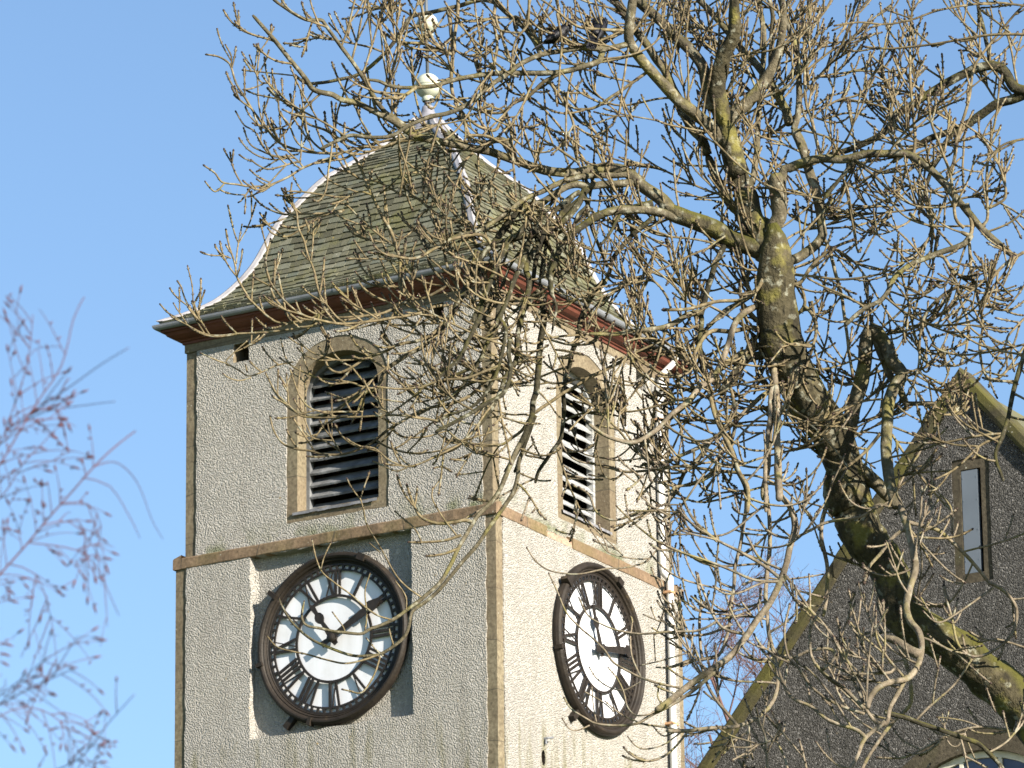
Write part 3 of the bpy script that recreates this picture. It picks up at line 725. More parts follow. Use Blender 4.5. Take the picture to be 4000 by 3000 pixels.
# ---------------------------------------------------------------- ash tree: skeleton in millimetres (x y z radius/10)
ASH = """
T 2155 22000 7163 1017 1975 22000 7347 876 1799 22000 7480 855 1651 22000 7587 877 1625 22000 7708 824 1592 22000 7806 797 1523 22000 7913 946 1483 22000 8012 1019 1457 22000 8112 993
B 1455 22000 8064 987 1427 21981 8135 987 1418 21956 8234 786 1379 21927 8340 870 1315 21893 8452 914 1265 21865 8544 914 1201 21830 8656 895 1148 21798 8761 914 1142 21769 8867 914 1140 21740 8973 859 1142 21715 9065 750 1141 21697 9136 677 1136 21682 9193 549 1130 21667 9249 403
B 1157 21727 9008 698 1137 21731 9099 638 1066 21739 9240 579 1024 21748 9387 519 1002 21752 9454 459 963 21759 9576 399
B 999 21753 9495 504 976 21729 9556 478 949 21694 9643 452 940 21668 9709 426 913 21636 9782 401 900 21611 9837 375 919 21572 9922 349 943 21536 9993 323 976 21494 10066 297 981 21460 10128 271 986 21410 10213 245
B 1081 21733 9095 279 1110 21715 9167 297 1134 21695 9234 315 1158 21680 9278 332 1161 21666 9322 350 1155 21642 9392 367 1148 21616 9462 385
B 1177 21711 9091 233 1175 21720 9144 230 1158 21733 9207 228 1132 21745 9261 225 1078 21758 9296 223 1018 21772 9327 220 959 21788 9378 217 924 21805 9459 215 898 21819 9529 213 877 21831 9589 210 864 21839 9627 207
B 863 21839 9628 212 837 21813 9694 208 800 21795 9733 205 763 21770 9794 201 740 21748 9857 197 708 21725 9919 194 680 21705 9977 190 643 21686 10025 187 606 21666 10078 183 565 21647 10127 179 537 21634 10162 176 505 21616 10216 172 463 21598 10265 169 430 21584 10305 165
B 889 21636 9767 258 867 21632 9821 253 855 21625 9918 248 837 21621 9967 243 792 21615 10031 238 741 21609 10084 232 691 21604 10138 227 635 21599 10192 222 575 21594 10247 217 534 21591 10292 212
B 921 21694 9629 281 884 21665 9683 273 804 21620 9742 264 743 21587 9781 256 674 21544 9840 248 609 21502 9899 239 549 21458 9968 231 521 21429 10022 223 527 21396 10093 214 537 21366 10156 206 542 21349 10194 198
B 950 21668 9718 328 974 21663 9751 303 1040 21651 9801 278 1098 21637 9870 254 1156 21617 9961 229 1175 21604 10016 204 1191 21583 10098 179 1197 21557 10189 154 1193 21534 10260 129
B 1177 21711 9091 230 1258 21715 9121 216 1340 21720 9199 210 1342 21722 9259 210 1332 21728 9365 211 1307 21735 9480 211 1276 21747 9611 211 1238 21760 9714 212
B 1221 21760 9739 200 1197 21785 9834 193 1154 21813 9936 185 1132 21825 9982 178 1083 21848 10057 170 1020 21875 10144 163 970 21897 10225 155 920 21919 10301 147 875 21937 10365 140 838 21949 10406 132
B 1238 21760 9714 148 1261 21747 9799 140 1267 21733 9914 132 1259 21721 10038 124 1247 21717 10105 116 1214 21713 10210 108 1189 21713 10317 100
b 1150 21819 9969 114 1146 21783 10046 108 1151 21742 10136 102 1157 21703 10222 96 1138 21670 10295 90
B 1050 21751 9464 141 1061 21766 9519 137 1079 21796 9629 133 1090 21841 9797 129 1106 21886 9965 126 1125 21923 10106 122 1130 21960 10248 118 1120 21990 10362 115 1118 22009 10437 111
B 1152 21688 9257 210 1177 21646 9464 205 1205 21638 9490 201 1275 21623 9513 196 1344 21608 9522 191 1440 21589 9510 187 1544 21567 9526 182 1647 21546 9517 177 1715 21532 9504 172 1782 21515 9452 167 1860 21492 9362 162 1905 21476 9289 158 1975 21452 9184 153 2013 21439 9128 148 2078 21420 9055 143 2129 21405 8998 138
b 1951 21464 9255 97 1967 21449 9161 95 1958 21441 9107 92 1916 21433 9120 90
d 2261 21715 9857 248 2199 21717 9881 236 2166 21719 9950 225 2119 21722 9982 214 2027 21728 9970 202 1927 21739 9923 190 1813 21758 9856 178 1707 21781 9791 167 1635 21804 9710 155 1564 21824 9673 144 1473 21849 9646 132 1389 21871 9633 120
d 2275 21715 9864 234 2200 21746 9839 218 2131 21772 9827 202 2026 21818 9770 186 1957 21847 9737 170 1853 21886 9715 155 1790 21911 9688 139 1748 21927 9671 123 1677 21956 9623 107
d 2026 21818 9755 121 1919 21839 9697 112 1883 21855 9628 104 1839 21876 9554 95 1809 21903 9459 86 1780 21931 9372 78
d 1495 21578 9509 105 1474 21579 9480 96 1409 21584 9401 86 1344 21588 9322 77
d 2111 21722 9974 106 2099 21728 9999 99 2093 21745 10089 93 2070 21776 10254 86 2060 21791 10336 79
t 2226 21270 9950 70 2064 21319 9968 66 1929 21365 9965 62 1793 21412 9963 57 1657 21457 9967 53 1547 21490 9989 49
t 2246 21411 10136 56 2111 21387 10143 54 2005 21370 10130 52 1863 21351 10102 50 1721 21336 10046 48 1616 21330 10030 46 1512 21326 10037 44 1407 21326 10024 42
t 1275 21717 10103 50 1396 21740 10108 47 1504 21763 10127 44 1563 21778 10170 42 1615 21792 10213 39
t 1344 21608 9522 92 1340 21611 9546 87 1332 21615 9584 84 1309 21630 9710 78 1290 21639 9780 73 1287 21651 9898 67 1291 21661 10014 61 1309 21669 10130 55 1327 21672 10283 50
t 1736 21527 9502 77 1744 21512 9578 71 1734 21486 9739 66 1731 21471 9860 60 1736 21456 10041 55 1758 21445 10202 49
t 1860 21492 9362 84 1881 21494 9397 79 1906 21496 9459 77 1924 21498 9570 72 1979 21495 9739 68 2004 21485 9876 63 2048 21475 9947 59 2134 21453 10049 54 2228 21425 10149 49
t 1931 21435 9135 83 1896 21415 9172 78 1886 21377 9268 74 1870 21339 9365 69 1829 21300 9461 65 1795 21264 9551 60 1782 21225 9654 55
t 2006 21442 9139 76 2021 21435 9157 71 2035 21425 9189 69 2031 21383 9342 62 2047 21346 9475 55 2077 21309 9608 49 2093 21273 9741 42
t 2034 21417 9219 76 2075 21402 9232 71 2111 21383 9268 69 2077 21332 9396 60 2008 21283 9489 51 1924 21239 9540 41
t 1675 21539 9522 63 1639 21576 9640 58 1660 21610 9765 53 1695 21646 9905 48 1686 21670 10012 42
t 2179 21196 9447 62 2087 21192 9417 55 2015 21186 9336 48 1978 21181 9269 41
t 1331 21632 9740 56 1424 21631 9798 53 1523 21631 9827 49 1582 21631 9916 46 1627 21633 10014 42 1660 21636 10151 39 1678 21639 10265 35
t 1296 21656 9945 56 1389 21653 10025 51 1482 21650 10083 46 1606 21645 10193 41 1678 21642 10251 35
t 1245 21760 9714 56 1348 21734 9681 54 1451 21706 9631 51 1554 21678 9627 48 1671 21643 9627 45 1792 21604 9574 42
t 1431 21583 9430 49 1456 21580 9347 44 1473 21578 9235 39 1483 21575 9124 35
t 1487 21578 9497 69 1521 21581 9469 65 1577 21588 9422 63 1645 21597 9365 59 1716 21605 9390 55 1784 21617 9319 50 1816 21630 9213 46 1806 21641 9099 42
t 1083 21814 9696 78 1121 21818 9710 73 1178 21825 9739 71 1287 21843 9827 64 1365 21855 9793 57 1466 21870 9828 50 1559 21883 9825 43
B 1137 21731 9099 466 1082 21728 9147 451 999 21723 9181 437 943 21719 9205 422 907 21716 9234 408 837 21710 9263 393 768 21703 9291 379 694 21696 9319 364 657 21689 9366 350
B 694 21696 9319 303 658 21703 9371 290 608 21712 9420 276 562 21720 9458 263 516 21729 9507 250 461 21738 9531 236 400 21748 9535 223
B 400 21748 9534 221 359 21732 9530 215 270 21697 9503 208 182 21664 9499 202 108 21636 9510 196 21 21603 9530 189 -66 21570 9554 183 -139 21545 9561 177 -212 21520 9572 171 -284 21495 9576 165 -357 21471 9583 158 -414 21450 9600 152 -457 21433 9625 146 -500 21415 9650 140 -572 21387 9679 134 -644 21357 9707 128 -715 21327 9713 122 -751 21310 9730 116 -829 21276 9741 110 -865 21250 9786 104 -935 21202 9861 98 -984 21165 9917 92 -1026 21135 9960 86 -1082 21096 10015 80
B 749 21702 9290 221 693 21688 9296 211 605 21667 9317 201 488 21640 9312 191 394 21618 9285 181
d 616 21667 9344 203 501 21642 9307 193 431 21628 9298 183 360 21613 9264 173 290 21597 9210 164 242 21585 9158 154 209 21575 9106 144 195 21567 9054 135 175 21559 9003 125 170 21551 8952 115 174 21542 8885 106
B 566 21722 9484 140 529 21717 9497 136 444 21706 9492 132 341 21692 9486 127 262 21681 9468 123 201 21671 9440 118 144 21662 9408 114 88 21652 9380 109 41 21644 9348 105 -6 21634 9306 101 -48 21626 9274 96 -90 21617 9242 92 -137 21607 9210 87 -220 21592 9186 83 -266 21583 9164 79
B 556 21722 9469 175 500 21715 9457 170 411 21705 9450 165 341 21698 9438 160 294 21693 9447 154 247 21689 9436 149 200 21685 9405 144 153 21680 9370 139 102 21676 9354 133 78 21675 9354 128
d 78 21675 9359 147 60 21676 9345 144 22 21678 9307 142 -7 21680 9268 139 -35 21682 9225 137 -68 21683 9186 134 -106 21685 9148 131 -138 21685 9109 129 -176 21686 9076 126 -195 21685 9012 124 -191 21685 8958 121 -224 21684 8929 119 -243 21682 8879 116 -271 21680 8840 114 -299 21677 8786 111
d 144 21679 9365 133 124 21670 9317 130 77 21657 9264 127 39 21645 9211 124 -7 21633 9178 121 -26 21622 9125 118 -50 21611 9073 115 -69 21599 9020 113 -93 21585 8957 110 -112 21572 8904 107 -140 21554 8835 104 -163 21538 8777 101
d 167 21677 9339 140 138 21665 9300 135 119 21650 9241 131 85 21635 9187 126 66 21618 9123 121 47 21601 9053 117 28 21588 9005 112 9 21575 8952 108 -10 21559 8893 103 -39 21538 8814 99 -72 21518 8740 94
d 331 21697 9440 162 318 21692 9406 151 293 21683 9354 147 245 21671 9286 144 198 21661 9244 141 146 21651 9212 139 118 21641 9154 136 89 21631 9102 133 65 21620 9045 131 78 21609 8982 128 73 21597 8920 125 54 21586 8868 122 48 21576 8816 120
d 336 21695 9427 140 302 21694 9378 135 260 21692 9343 130 222 21691 9303 125 179 21689 9254 120 141 21688 9195 115 117 21686 9131 110 103 21683 9071 105 97 21681 9021 100 82 21678 8957 95
d 303 21692 9412 124 275 21686 9395 117 218 21672 9341 110 180 21661 9294 104 151 21650 9231 97 122 21640 9179 90
d 316 21694 9397 118 332 21691 9378 110 339 21688 9350 107 301 21681 9309 100 282 21676 9268 93 258 21668 9216 86 224 21660 9159 79
d -129 21685 9104 118 -158 21687 9061 99 -177 21689 9003 79
d 339 21688 9341 79 347 21698 9275 76 361 21706 9228 74 383 21715 9172 71 401 21724 9125 68 419 21733 9079 65
d 615 21672 9282 119 570 21682 9246 114 523 21691 9211 109 476 21703 9157 105 442 21713 9111 100 423 21723 9056 95 404 21732 9010 91
d 477 21639 9292 79 448 21626 9238 72 419 21614 9185 65 386 21602 9137 58
d 123 21643 9199 107 11 21659 9192 100 -82 21674 9178 93 -175 21690 9166 86 -269 21708 9144 79
d 120 21679 8960 132 83 21672 8914 128 54 21666 8868 123 40 21661 8818 119 25 21653 8743 115 19 21643 8642 111 -9 21637 8593 106 -32 21633 8553 102 -47 21629 8508 98 -70 21623 8444 94 -98 21618 8399 89 -135 21612 8345 85 -191 21606 8286 81 -237 21600 8237 77 -292 21595 8213 73 -347 21590 8188 69
d 143 21679 8945 155 138 21695 8887 151 137 21714 8810 146 122 21736 8720 142 111 21755 8629 137 106 21772 8547 133 91 21783 8492 128 86 21794 8433 124 62 21806 8374 119 33 21817 8320 115 10 21828 8270 110 -14 21838 8226 106 -38 21846 8199 102
d 100 21794 8438 95 71 21816 8367 91 47 21838 8302 87 23 21858 8246 83 4 21873 8207 79
d -52 21530 8784 99 -35 21527 8766 92 -21 21522 8734 89 -30 21516 8684 85 -50 21505 8589 81 -69 21500 8520 77 -97 21496 8462 73 -134 21493 8413 69 -189 21492 8375 65 -267 21492 8348 61 -326 21493 8315 57
d -116 21568 8891 122 -130 21545 8806 114 -154 21529 8753 106 -186 21507 8673 97 -223 21485 8594 89 -269 21468 8546 81 -324 21449 8488 73
d -47 21549 8864 110 -66 21557 8761 104 -95 21562 8705 97 -118 21566 8658 91 -142 21571 8611 84 -188 21575 8575 77 -257 21581 8544 71 -326 21587 8508 64
d -7 21517 8689 105 -13 21504 8617 101 -4 21491 8545 97 -33 21470 8443 93 -97 21451 8390 89 -143 21439 8358 85 -234 21413 8294 81 -325 21390 8240 77
d 115 21748 8665 76 96 21749 8667 72 66 21751 8667 69 -4 21755 8660 66 -51 21757 8637 63 -106 21760 8604 60 -176 21763 8572 57 -237 21765 8554 55 -283 21766 8541 52 -329 21767 8527 49
d 408 21731 9019 141 380 21739 8998 132 343 21753 8957 128 315 21770 8900 124 295 21784 8851 120 281 21802 8788 116 261 21818 8735 113 251 21835 8678 109 237 21850 8634 105 222 21871 8567 101 221 21893 8501 97 216 21915 8435 93 206 21936 8374 90 168 21957 8327 86 144 21973 8289 82 111 21993 8242 78 96 22008 8198 74
t 144 21973 8293 51 98 21983 8307 48 56 21993 8320 44 71 21999 8351 41 85 22003 8367 37
t 216 21915 8440 56 272 21891 8466 52 341 21864 8471 49 406 21840 8453 45 456 21820 8436 42
b 1148 21798 8761 152 1075 21804 8740 142 962 21813 8693 138 848 21824 8621 109 737 21833 8702 81
b 759 21831 8686 97 678 21832 8725 91 553 21833 8737 88 498 21834 8703 86 437 21836 8670 84 367 21838 8633 82 334 21839 8619 81 273 21843 8577 79 217 21846 8550 77 170 21849 8517 75 109 21854 8476 73 81 21857 8453 71 39 21863 8392 69 -8 21868 8356 67 -45 21872 8333 65 -101 21878 8331 63 -157 21884 8333 61 -217 21889 8350 59 -277 21895 8362 58 -314 21899 8388 56
t 334 21839 8622 60 274 21854 8615 58 227 21865 8604 55 172 21878 8605 52 125 21890 8628 49 89 21903 8677 47 66 21911 8710 44 66 21921 8757 41 63 21937 8836 38 59 21945 8873 36 36 21955 8916 33
t 603 21833 8732 61 591 21819 8778 57 554 21802 8819 56 462 21776 8792 54 415 21762 8783 53 345 21743 8783 52 275 21723 8772 50 206 21703 8762 49 136 21684 8742 48 103 21673 8719 46 57 21660 8725 45 7 21645 8745 43 -30 21632 8771 42 -94 21614 8790 41 -149 21598 8809 39 -199 21583 8829 38 -227 21574 8846 37
t 848 21824 8621 61 746 21841 8483 57 546 21876 8346 56 478 21889 8346 53 410 21905 8376 51 355 21920 8410 49 309 21935 8455 47 264 21955 8520 44 227 21972 8570 42 205 21987 8619 40 192 22006 8684 37 169 22024 8740 35 160 22037 8784 33
t 511 21883 8329 42 478 21895 8299 39 431 21910 8275 37 362 21930 8287 35 307 21947 8308 33 266 21962 8337 30 252 21969 8359 28
t 206 21936 8369 51 224 21943 8327 47 260 21951 8290 44 316 21960 8273 40 409 21976 8262 36 478 21989 8241 33
t 81 21857 8453 46 54 21850 8461 44 -7 21837 8457 42 -76 21821 8468 39 -136 21806 8483 37 -182 21795 8500 35 -228 21783 8521 32 -260 21774 8543 30 -278 21762 8588 28
t 410 21905 8381 37 416 21900 8452 34 412 21897 8524 31 413 21895 8597 28 424 21893 8660 26
t 628 21833 8729 46 604 21806 8650 43 541 21770 8565 42 480 21745 8553 37 420 21720 8556 32 364 21696 8563 28
t 456 21820 8436 42 476 21843 8506 39 458 21854 8534 36 412 21871 8531 33 343 21899 8560 31 297 21919 8592 28
t 161 21687 8918 51 221 21682 8896 48 272 21678 8913 45 323 21674 8916 42 393 21670 8909 39 471 21665 8887 35 552 21661 8870 32
t 9 21559 8891 46 91 21544 8851 41 146 21533 8852 37 174 21528 8864 32
t 160 21532 8846 46 182 21521 8794 41 227 21509 8751 37 273 21499 8723 32 318 21491 8709 27
t -204 21684 8946 65 -172 21671 8922 62 -116 21652 8905 59 -47 21627 8896 55 27 21601 8896 52 82 21582 8893 49 137 21562 8876 46
t -108 21814 8476 37 -126 21802 8526 32 -167 21789 8566 28 -213 21777 8592 23
t -293 21678 8797 46 -294 21672 8761 43 -280 21665 8712 42 -225 21653 8659 39 -174 21644 8631 37 -119 21635 8632 35 -59 21625 8638 32 6 21614 8672 30 66 21603 8716 28
t -167 21520 8721 40 -156 21517 8707 38 -140 21513 8684 37 -109 21500 8617 31 -68 21492 8614 25
p 1211 21848 8607 113 1138 21839 8563 110 1080 21833 8528 106 1031 21828 8484 102 972 21821 8424 98 906 21815 8363 94 840 21809 8312 90 775 21804 8277 87 718 21800 8252 83 669 21797 8226 79 621 21793 8217 75 573 21790 8234 72 541 21787 8275 68 518 21783 8316 64
p 1141 21751 8931 152 1064 21743 8906 142 971 21731 8835 137 927 21715 8712 132 884 21700 8606 127 842 21689 8544 123 801 21681 8517 118 743 21667 8446 113 677 21654 8392 108 628 21642 8338 103 579 21632 8294 99 514 21620 8258 94 450 21610 8264 89 386 21600 8287 84 323 21592 8327 80
d 943 21719 9205 134 882 21720 9080 125 818 21724 8869 121 817 21724 8835 120 806 21727 8701 119 828 21730 8582 118 850 21731 8498 117 872 21730 8396 117 902 21729 8312 116 940 21726 8226 115 954 21723 8158 114 984 21717 8089 113 994 21711 8021 112
t 956 21819 8423 89 955 21816 8389 84 937 21810 8319 79 887 21802 8250 73 853 21795 8181 68 803 21788 8138 63 706 21777 8106 58 666 21772 8110 53 610 21765 8125 48
t 958 21721 8145 80 883 21745 8162 76 804 21769 8182 71 701 21800 8201 67 597 21829 8195 62 485 21860 8197 58 421 21877 8220 53 325 21903 8255 48
t 849 21810 8321 97 791 21827 8242 93 734 21842 8189 89 701 21857 8118 85 668 21870 8072 80
p 1141 21798 8745 146 1124 21760 8631 148 1124 21724 8526 150 1126 21672 8375 152 1119 21614 8206 154 1120 21559 8040 156 1117 21536 7967 159
p 1117 21698 8450 121 1104 21708 8403 121 1094 21727 8309 120 1084 21752 8182 120 1066 21771 8088 120 1065 21780 8040 120
t 884 21700 8597 80 931 21712 8525 78 945 21721 8460 75 952 21732 8387 72
d 1084 21806 8701 194 1010 21801 8679 189 951 21794 8602 183 889 21786 8519 178
t 1208 21776 8856 81 1110 21787 8801 76 1028 21795 8762 72 994 21800 8688 67 929 21804 8656 62 849 21809 8667 58 785 21815 8712 53 739 21823 8809 49
t 1077 21790 8786 116 1063 21784 8802 108 1037 21775 8815 105 946 21750 8791 100 848 21722 8775 95 781 21691 8672 90 762 21671 8598 84 713 21653 8559 79 648 21632 8562 74 592 21610 8589 69 520 21576 8638 64
b 818 21724 8869 151 792 21714 8862 141 752 21699 8845 137 711 21682 8814 126 653 21661 8782 114 531 21619 8753 103 442 21588 8731 91 329 21549 8720 80
t 652 21648 8357 64 684 21657 8317 58 771 21676 8280 52 852 21692 8267 46 899 21703 8245 40
t 1078 21723 8324 56 1007 21743 8331 48 961 21760 8371 40
t 509 21852 8212 56 540 21829 8154 46 586 21792 8067 36
t 801 21681 8508 80 779 21699 8607 72 717 21717 8681 64 712 21734 8789 57
t 629 21794 8234 56 591 21814 8325 50 570 21837 8434 43 560 21862 8543 36
t 469 21864 8190 56 428 21867 8167 46 372 21871 8194 36
B 1415 21934 8311 347 1431 21922 8353 339 1461 21893 8458 331 1492 21865 8564 323 1516 21839 8670 315 1532 21816 8762 307 1562 21802 8807 299 1603 21785 8743 291 1634 21760 8643 282 1675 21743 8591 274 1627 21718 8508 265 1599 21685 8391 257 1585 21642 8250 248 1585 21601 8124 239 1599 21554 7990 230 1603 21532 7924 222
b 1565 21798 8779 183 1574 21804 8735 177 1595 21812 8676 171 1629 21825 8588 165 1672 21836 8529 159 1692 21845 8471 153
b 1678 21843 8486 110 1815 21824 8478 95
t 1815 21824 8478 51 1773 21794 8393 44 1743 21783 8382 36
b 1458 21956 8233 439 1508 21951 8201 378 1564 21946 8153 316 1605 21941 8082 255
b 1958 21441 9107 160 1950 21442 9090 149 1932 21443 9068 145 1917 21444 9061 137 1815 21450 9026 128 1706 21455 8983 120 1632 21460 8925 112 1579 21465 8836 103 1484 21473 8779 95 1417 21481 8722 87
t 1815 21450 9018 87 1843 21449 9010 81 1883 21445 8917 75 1907 21442 8809 69 1932 21439 8701 62 1920 21436 8594 56 1896 21434 8534 50
t 1946 21442 9083 87 1953 21446 9068 83 1958 21471 8947 79 1984 21492 8840 75 2003 21514 8725 71 1987 21533 8625 67 2006 21554 8518 63 2064 21566 8506 59 2142 21591 8597 55 2182 21607 8654 51
t 1893 21444 8873 87 1830 21464 8841 82 1758 21494 8767 80 1735 21522 8671 67 1726 21554 8560 55 1689 21586 8450 43
t 1350 21720 9203 88 1371 21723 9157 84 1397 21730 9043 81 1424 21739 8930 77 1435 21750 8811 73 1447 21763 8708 69 1459 21779 8598 66
t 1163 21721 9044 73 1285 21688 9015 66 1428 21649 8984 58 1571 21607 8991 51 1628 21590 9008 44
t 1157 21727 9008 105 1193 21717 8991 98 1241 21704 8990 95 1301 21679 9066 85 1381 21654 9125 75 1468 21632 9155 66
t 1172 21706 9108 95 1103 21690 9041 91 1057 21671 8951 87 989 21655 8900 84 879 21630 8885 80 768 21602 8847 76 659 21574 8831 72
b 1180 21718 9135 139 1136 21732 9102 132 1076 21761 8997 124 995 21786 8936 117 929 21803 8905 110 870 21820 8857 102 811 21839 8802 95 758 21858 8732 88
t 988 21786 8937 88 1057 21756 8841 75 1127 21733 8763 63 1169 21720 8713 51
t 1208 21776 8856 88 1238 21764 8875 83 1263 21749 8913 80 1249 21727 8975 66 1206 21708 9015 51
t 1258 21752 8905 80 1288 21737 8864 75 1309 21716 8794 73 1283 21687 8700 64 1209 21659 8700 56 1149 21635 8677 47
t 1292 21749 8920 73 1305 21751 8829 68 1302 21754 8753 63 1263 21758 8632 58 1224 21760 8542 53 1122 21763 8536 49 1006 21766 8523 44
t 1558 21653 8291 79 1506 21670 8229 72 1441 21687 8175 65 1368 21705 8121 58 1338 21721 8043 51
t 1608 21653 8290 65 1678 21673 8182 60 1748 21688 8088 54 1810 21698 8008 49 1859 21703 7957 43
t 1815 21824 8470 66 1770 21835 8413 60 1744 21851 8274 55 1683 21858 8186 49 1629 21863 8082 44
t 1430 21934 8318 51 1350 21914 8367 45 1278 21897 8408 39 1242 21884 8458 33
t 1574 21532 7924 57 1621 21533 8028 48 1623 21535 8089 39
d 2179 21278 8584 122 2127 21237 8452 111 2080 21187 8288 101 2034 21138 8125 90 1993 21107 8020 80 2020 21073 7900 70
t 2034 21138 8125 64 1936 21145 8121 57 1796 21159 8098 49 1733 21167 8101 42
t 2027 21138 8118 64 1947 21123 8077 58 1887 21108 8022 53 1821 21091 7959 47 1740 21070 7910 42
t 2180 21405 9013 80 2097 21398 8958 74 2020 21390 8858 68 2030 21385 8765 62 2108 21380 8747 56 2168 21376 8783 50
t 1924 21444 8877 58 2021 21412 8835 47 2133 21374 8851 36
t 2165 21378 8708 58 2095 21361 8628 52 2078 21353 8580 47 2001 21334 8485 41 1912 21316 8428 36
t 1606 21598 8988 58 1621 21553 8865 53 1680 21506 8757 47 1659 21470 8654 41 1619 21442 8585 36
t 1343 21910 8389 58 1450 21906 8302 47 1549 21905 8217 36
p 1159 21806 8733 132 1136 21827 8671 125 1139 21843 8623 119 1141 21878 8519 113 1133 21913 8415 107 1131 21973 8243 101 1137 22012 8132 95
p 1120 21724 8524 109 1105 21716 8499 105 1091 21675 8341 100 1071 21632 8178 95 1065 21586 8007 90 1061 21564 7926 86
b 831 21730 8567 94 843 21706 8499 94 861 21670 8388 94 894 21639 8295 94 927 21612 8211 94 952 21584 8112 93 986 21563 8038 93 982 21536 7918 93
p 1594 21566 8033 165 1631 21530 7910 162 1654 21499 7811 158 1669 21464 7705 155 1672 21438 7631 152 1645 21403 7541 149 1626 21371 7459 146 1635 21339 7385 142 1666 21309 7326 139 1675 21276 7251 136 1656 21238 7169 133 1602 21198 7102 130 1544 21167 7080 127 1478 21130 7043 124 1439 21100 6986 121 1430 21085 6947 118
p 1686 22000 7564 102 1663 22017 7487 98 1661 22035 7402 94 1681 22053 7309 91 1678 22070 7216 87 1619 22083 7153 84 1553 22098 7076 80 1500 22108 7005 76 1462 22116 6933 73
p 1602 21198 7109 105 1536 21206 6990 98 1513 21212 6913 91 1465 21216 6929 84 1426 21221 6988 77
p 1506 21213 6921 98 1426 21188 6851 90 1388 21169 6776 83 1350 21152 6702 76
p 1115 21587 8135 129 1117 21593 8062 131 1124 21598 8011 132 1168 21605 7956 133 1184 21612 7880 135 1168 21619 7808 136 1152 21626 7736 137 1129 21632 7671 139 1091 21641 7585 140 1032 21650 7499 141 959 21661 7400 143 901 21668 7329 144 814 21677 7266 146 720 21685 7204 147 626 21694 7134 148 583 21697 7106 150
p 1075 21766 8107 94 1085 21762 7948 93 1081 21759 7797 92 1062 21754 7646 92 1065 21747 7496 91 1089 21738 7345 90 1100 21731 7247 89 1083 21722 7157 89 1024 21713 7082 88 930 21702 7037 87 801 21687 7020 87 680 21675 7011 86 623 21669 7011 85
p 993 21717 8093 87 983 21729 7977 84 959 21742 7846 82 935 21754 7737 79 926 21762 7650 77 910 21772 7549 74 893 21781 7448 72 855 21789 7362 69 741 21798 7344 67 633 21807 7310 65
p 1377 21975 8165 102 1329 21987 8025 98 1320 21996 7929 93 1339 22006 7811 89 1336 22014 7715 84 1318 22023 7590 80
t 1588 21532 7926 79 1533 21548 7946 75 1462 21573 7902 72 1328 21613 7893 68 1249 21638 7864 65 1185 21658 7841 61 1129 21674 7847 57 1073 21692 7882 54 1032 21712 7948 50
p 1629 21522 7870 93 1708 21541 7853 89 1780 21559 7835 85 1851 21583 7781 80 1922 21612 7714 76 1993 21649 7628 72
t 1993 21649 7628 79 2050 21657 7599 76 2098 21665 7549 74 2111 21671 7491 71 2087 21680 7413 68 2028 21688 7357 66 1957 21696 7323 63 1900 21702 7333 61 1860 21708 7386 58 1843 21717 7478 55 1819 21729 7593 53 1814 21734 7639 50
t 1136 21632 7671 72 1178 21636 7612 66 1240 21643 7524 60 1323 21651 7422 54 1377 21658 7335 49 1448 21663 7313 43
t 1426 21221 6981 91 1350 21197 7055 82 1260 21171 7121 74 1213 21152 7188 66 1207 21131 7269 57 1215 21113 7336 49
t 1426 21188 6851 92 1410 21191 6868 86 1380 21196 6890 84 1278 21212 6931 78 1211 21225 6992 72 1129 21239 7040 66 1090 21252 7123 60 1066 21267 7221 54 1011 21278 7268 48 985 21286 7314 42
t 1425 21220 6959 70 1307 21196 6998 65 1224 21179 7052 60 1163 21163 7134 56 1115 21153 7190 51 1104 21141 7295 46 1127 21130 7400 42
t 1260 21166 7134 84 1312 21185 7196 78 1286 21196 7228 73 1210 21219 7228 67 1134 21245 7207 62 1066 21269 7229 56
t 1588 21190 7107 63 1513 21165 7195 55 1479 21145 7269 47 1481 21121 7364 38
t 1425 21093 6970 56 1434 21070 7092 49 1451 21047 7229 42 1468 21024 7366 35
t 1426 21221 6996 63 1370 21252 7155 58 1319 21274 7277 53 1267 21291 7369 49 1227 21300 7416 44 1160 21318 7531 39
t 1366 21200 6898 49 1304 21152 6994 44 1235 21105 7076 39 1179 21073 7125 35
t 1558 21180 7142 77 1543 21173 7129 72 1517 21161 7115 70 1374 21103 7102 59 1304 21072 7123 49 1234 21040 7151 38
t 1029 21352 6761 63 1024 21319 6875 54 997 21294 6955 44 984 21277 7008 35
t 1121 21505 6797 56 1108 21513 6850 46 1076 21526 6926 35
t 1188 21324 6752 63 1174 21304 6812 52 1161 21287 6865 42
t 1358 21155 6716 53 1335 21150 6718 50 1302 21141 6728 49 1254 21126 6767 40 1220 21111 6814 31
t 787 21795 7351 71 781 21805 7421 67 782 21824 7535 65 791 21837 7606 50 773 21867 7749 36
t 926 21762 7650 58 862 21752 7678 52 820 21739 7757 47 764 21723 7843 41 723 21707 7944 36
t 1128 21634 7642 86 1051 21631 7709 77 953 21626 7768 69 847 21622 7828 60 763 21619 7910 52 715 21620 8008 43
t 1135 21634 7642 72 1020 21611 7637 66 920 21585 7675 60 813 21555 7712 54 706 21522 7741 48 635 21499 7765 43
t 962 21760 7664 58 1042 21763 7694 50 1143 21769 7687 43 1302 21780 7710 36
t 988 21658 7414 71 868 21678 7458 62 801 21701 7605 53 775 21712 7698 43
t 916 21777 7498 72 814 21773 7454 62 706 21768 7447 53 635 21766 7462 43
t 1040 21754 7647 58 1024 21752 7572 52 944 21752 7529 47 851 21756 7516 41 744 21763 7519 36
t 923 21702 7037 78 841 21711 7150 71 800 21718 7233 64 767 21727 7346 57 734 21734 7437 50 700 21742 7536 43
t 1137 21631 7685 64 1040 21673 7750 55 987 21715 7860 46 927 21760 7971 36
